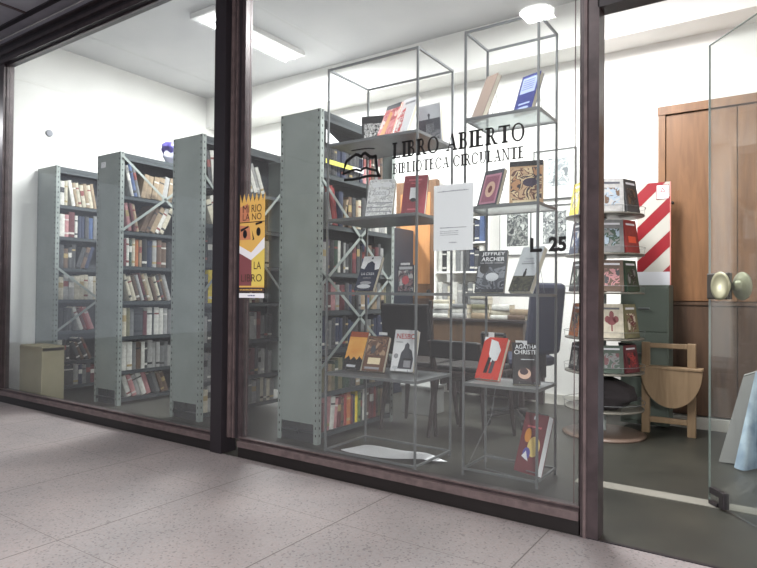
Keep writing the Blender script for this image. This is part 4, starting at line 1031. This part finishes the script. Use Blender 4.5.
for z0 in (-.20, .06, .32, .58):
    # diagonal band rising to the right, clipped to the board
    a = [(-bw, z0), (bw, z0 + .23), (bw, z0 + .35), (-bw, z0 + .12)]
    pts = []
    for (xa, za), (xb, zb) in zip(a, a[1:] + a[:1]):
        pts.append((xa, za))
        for lim in (.1, bh):
            if (za - lim) * (zb - lim) < 0: pts.append((xa + (xb - xa) * (lim - za) / (zb - za), lim))
    pts = [(x, z) for x, z in pts if .0999 <= z <= bh + 1e-6]
    if len(pts) > 2: mb.prism(pts, -.0048, -.004, SR)
mb.box((-bw, -.0048, 0), (bw, -.004, .10), LG)
dashes(mb, -.08, .08, .07, .008, GREYP); dashes(mb, -.08, .08, .045, .008, GREYP)
mb.build('stripes', t)
mb = MB(); mb.box((.02, -.006, bh - .13), (bw - .006, -.0048, bh - .02), W_)
for a, b in (((.02, bh - .13), (.024, bh - .02)), ((bw - .010, bh - .13), (bw - .006, bh - .02)), ((.02, bh - .13), (bw - .006, bh - .126)), ((.02, bh - .024), (bw - .006, bh - .02))):
    mb.box((a[0], -.0066, a[1]), (b[0], -.006, b[1]), SR)
mb.prism([(.046, bh - .075), (.084, bh - .075), (.065, bh - .04)], -.0066, -.006, SR); mb.prism([(.055, bh - .070), (.075, bh - .070), (.065, bh - .052)], -.007, -.006, W_)
dashes(mb, .032, .098, bh - .095, .01, SR); dashes(mb, .032, .098, bh - .113, .01, SR); mb.build('symbol_panel', t)
mb = MB(); ed = mat('board_edge', (190, 120, 110), .5); mb.box((bw, -.006, 0), (bw + .006, .014, bh), ed); mb.build('edge_strip', t)

# pale wooden folding table with half-round leaf
t = thing('folding_table', 'pale wooden folding table with half-round hanging leaf beside the round stand', 'table', (-.655, 2.15, 0))
n = 24; pts = [(.20 * math.cos(math.pi + math.pi * i / n), .47 + .27 * math.sin(math.pi + math.pi * i / n)) for i in range(n + 1)]
MB().prism(pts, -.035, -.015, WOODL).build('leaf', t)
MB().bbox((-.21, -.04, .47), (.20, .055, .49), WOODL, .004).build('tabletop', t)
for x in (.10, -.20): MB().bbox((x, .0, 0.0), (x + .055, .04, .66), WOODL, .004).build('leg', t)
MB().bbox((-.145, .0, .62), (.10, .03, .655), WOODL, .004).build('rail', t); MB().bbox((-.145, .0, .08), (.10, .03, .12), WOODL, .004).build('rail', t)

# easel board draped in pale blue plastic, inside, right of the door
t = thing('floor_sign', 'folded grey A-frame board draped in pale blue plastic behind the glass door', 'sign', (0.02, 1.66, 0))
M1 = Matrix.Rotation(R(-16), 4, 'X')
shape = [(-.335, 0), (.30, 0), (.30, .64), (.05, .64), (-.215, .52)]
GB = mat('grey_board', (138, 138, 136), .7)
MB().prism(shape, -.012, .012, GB, M=Matrix.Translation((0, -.10, .005)) @ M1).build('front_panel', t)
MB().prism(shape, -.012, .012, GB, M=Matrix.Translation((0, .26, .005)) @ Matrix.Rotation(R(14), 4, 'X')).build('rear_panel', t)
mb = MB(); V = []; nx, nz_ = 30, 14
def drape(i, j):
    u = i / nx; v = j / nz_
    x0_ = -.25 + .10 * v; x = x0_ + (.30 - x0_) * u; z = .01 + (.54 + .07 * min(1, u * 2)) * v
    y = -.16 - .05 * (1 - v) * (1 + math.sin(u * 22 + 2 * v)) + math.tan(R(16)) * z + .010 * math.sin(u * 33 + v * 7) * (1 - v * .6)
    return (x, y, z)
for j in range(nz_ + 1):
    for i in range(nx + 1): V.append(drape(i, j))
Fc = [(j * (nx + 1) + i, j * (nx + 1) + i + 1, (j + 1) * (nx + 1) + i + 1, (j + 1) * (nx + 1) + i) for j in range(nz_) for i in range(nx)]
PBL = mat('pale_blue_plastic', (112, 134, 156), .3, rgb2=(172, 190, 204), scale=9, coat=.3)
mb.add(V, Fc, PBL, True); mb.add([(a, b + .003, c) for a, b, c in V], Fc, PBL, True)
o = mb.build('plastic_cover'); tag(o, 'crumpled pale blue plastic sheet draped over the grey A-frame board', 'plastic sheet'); o.location = t.location
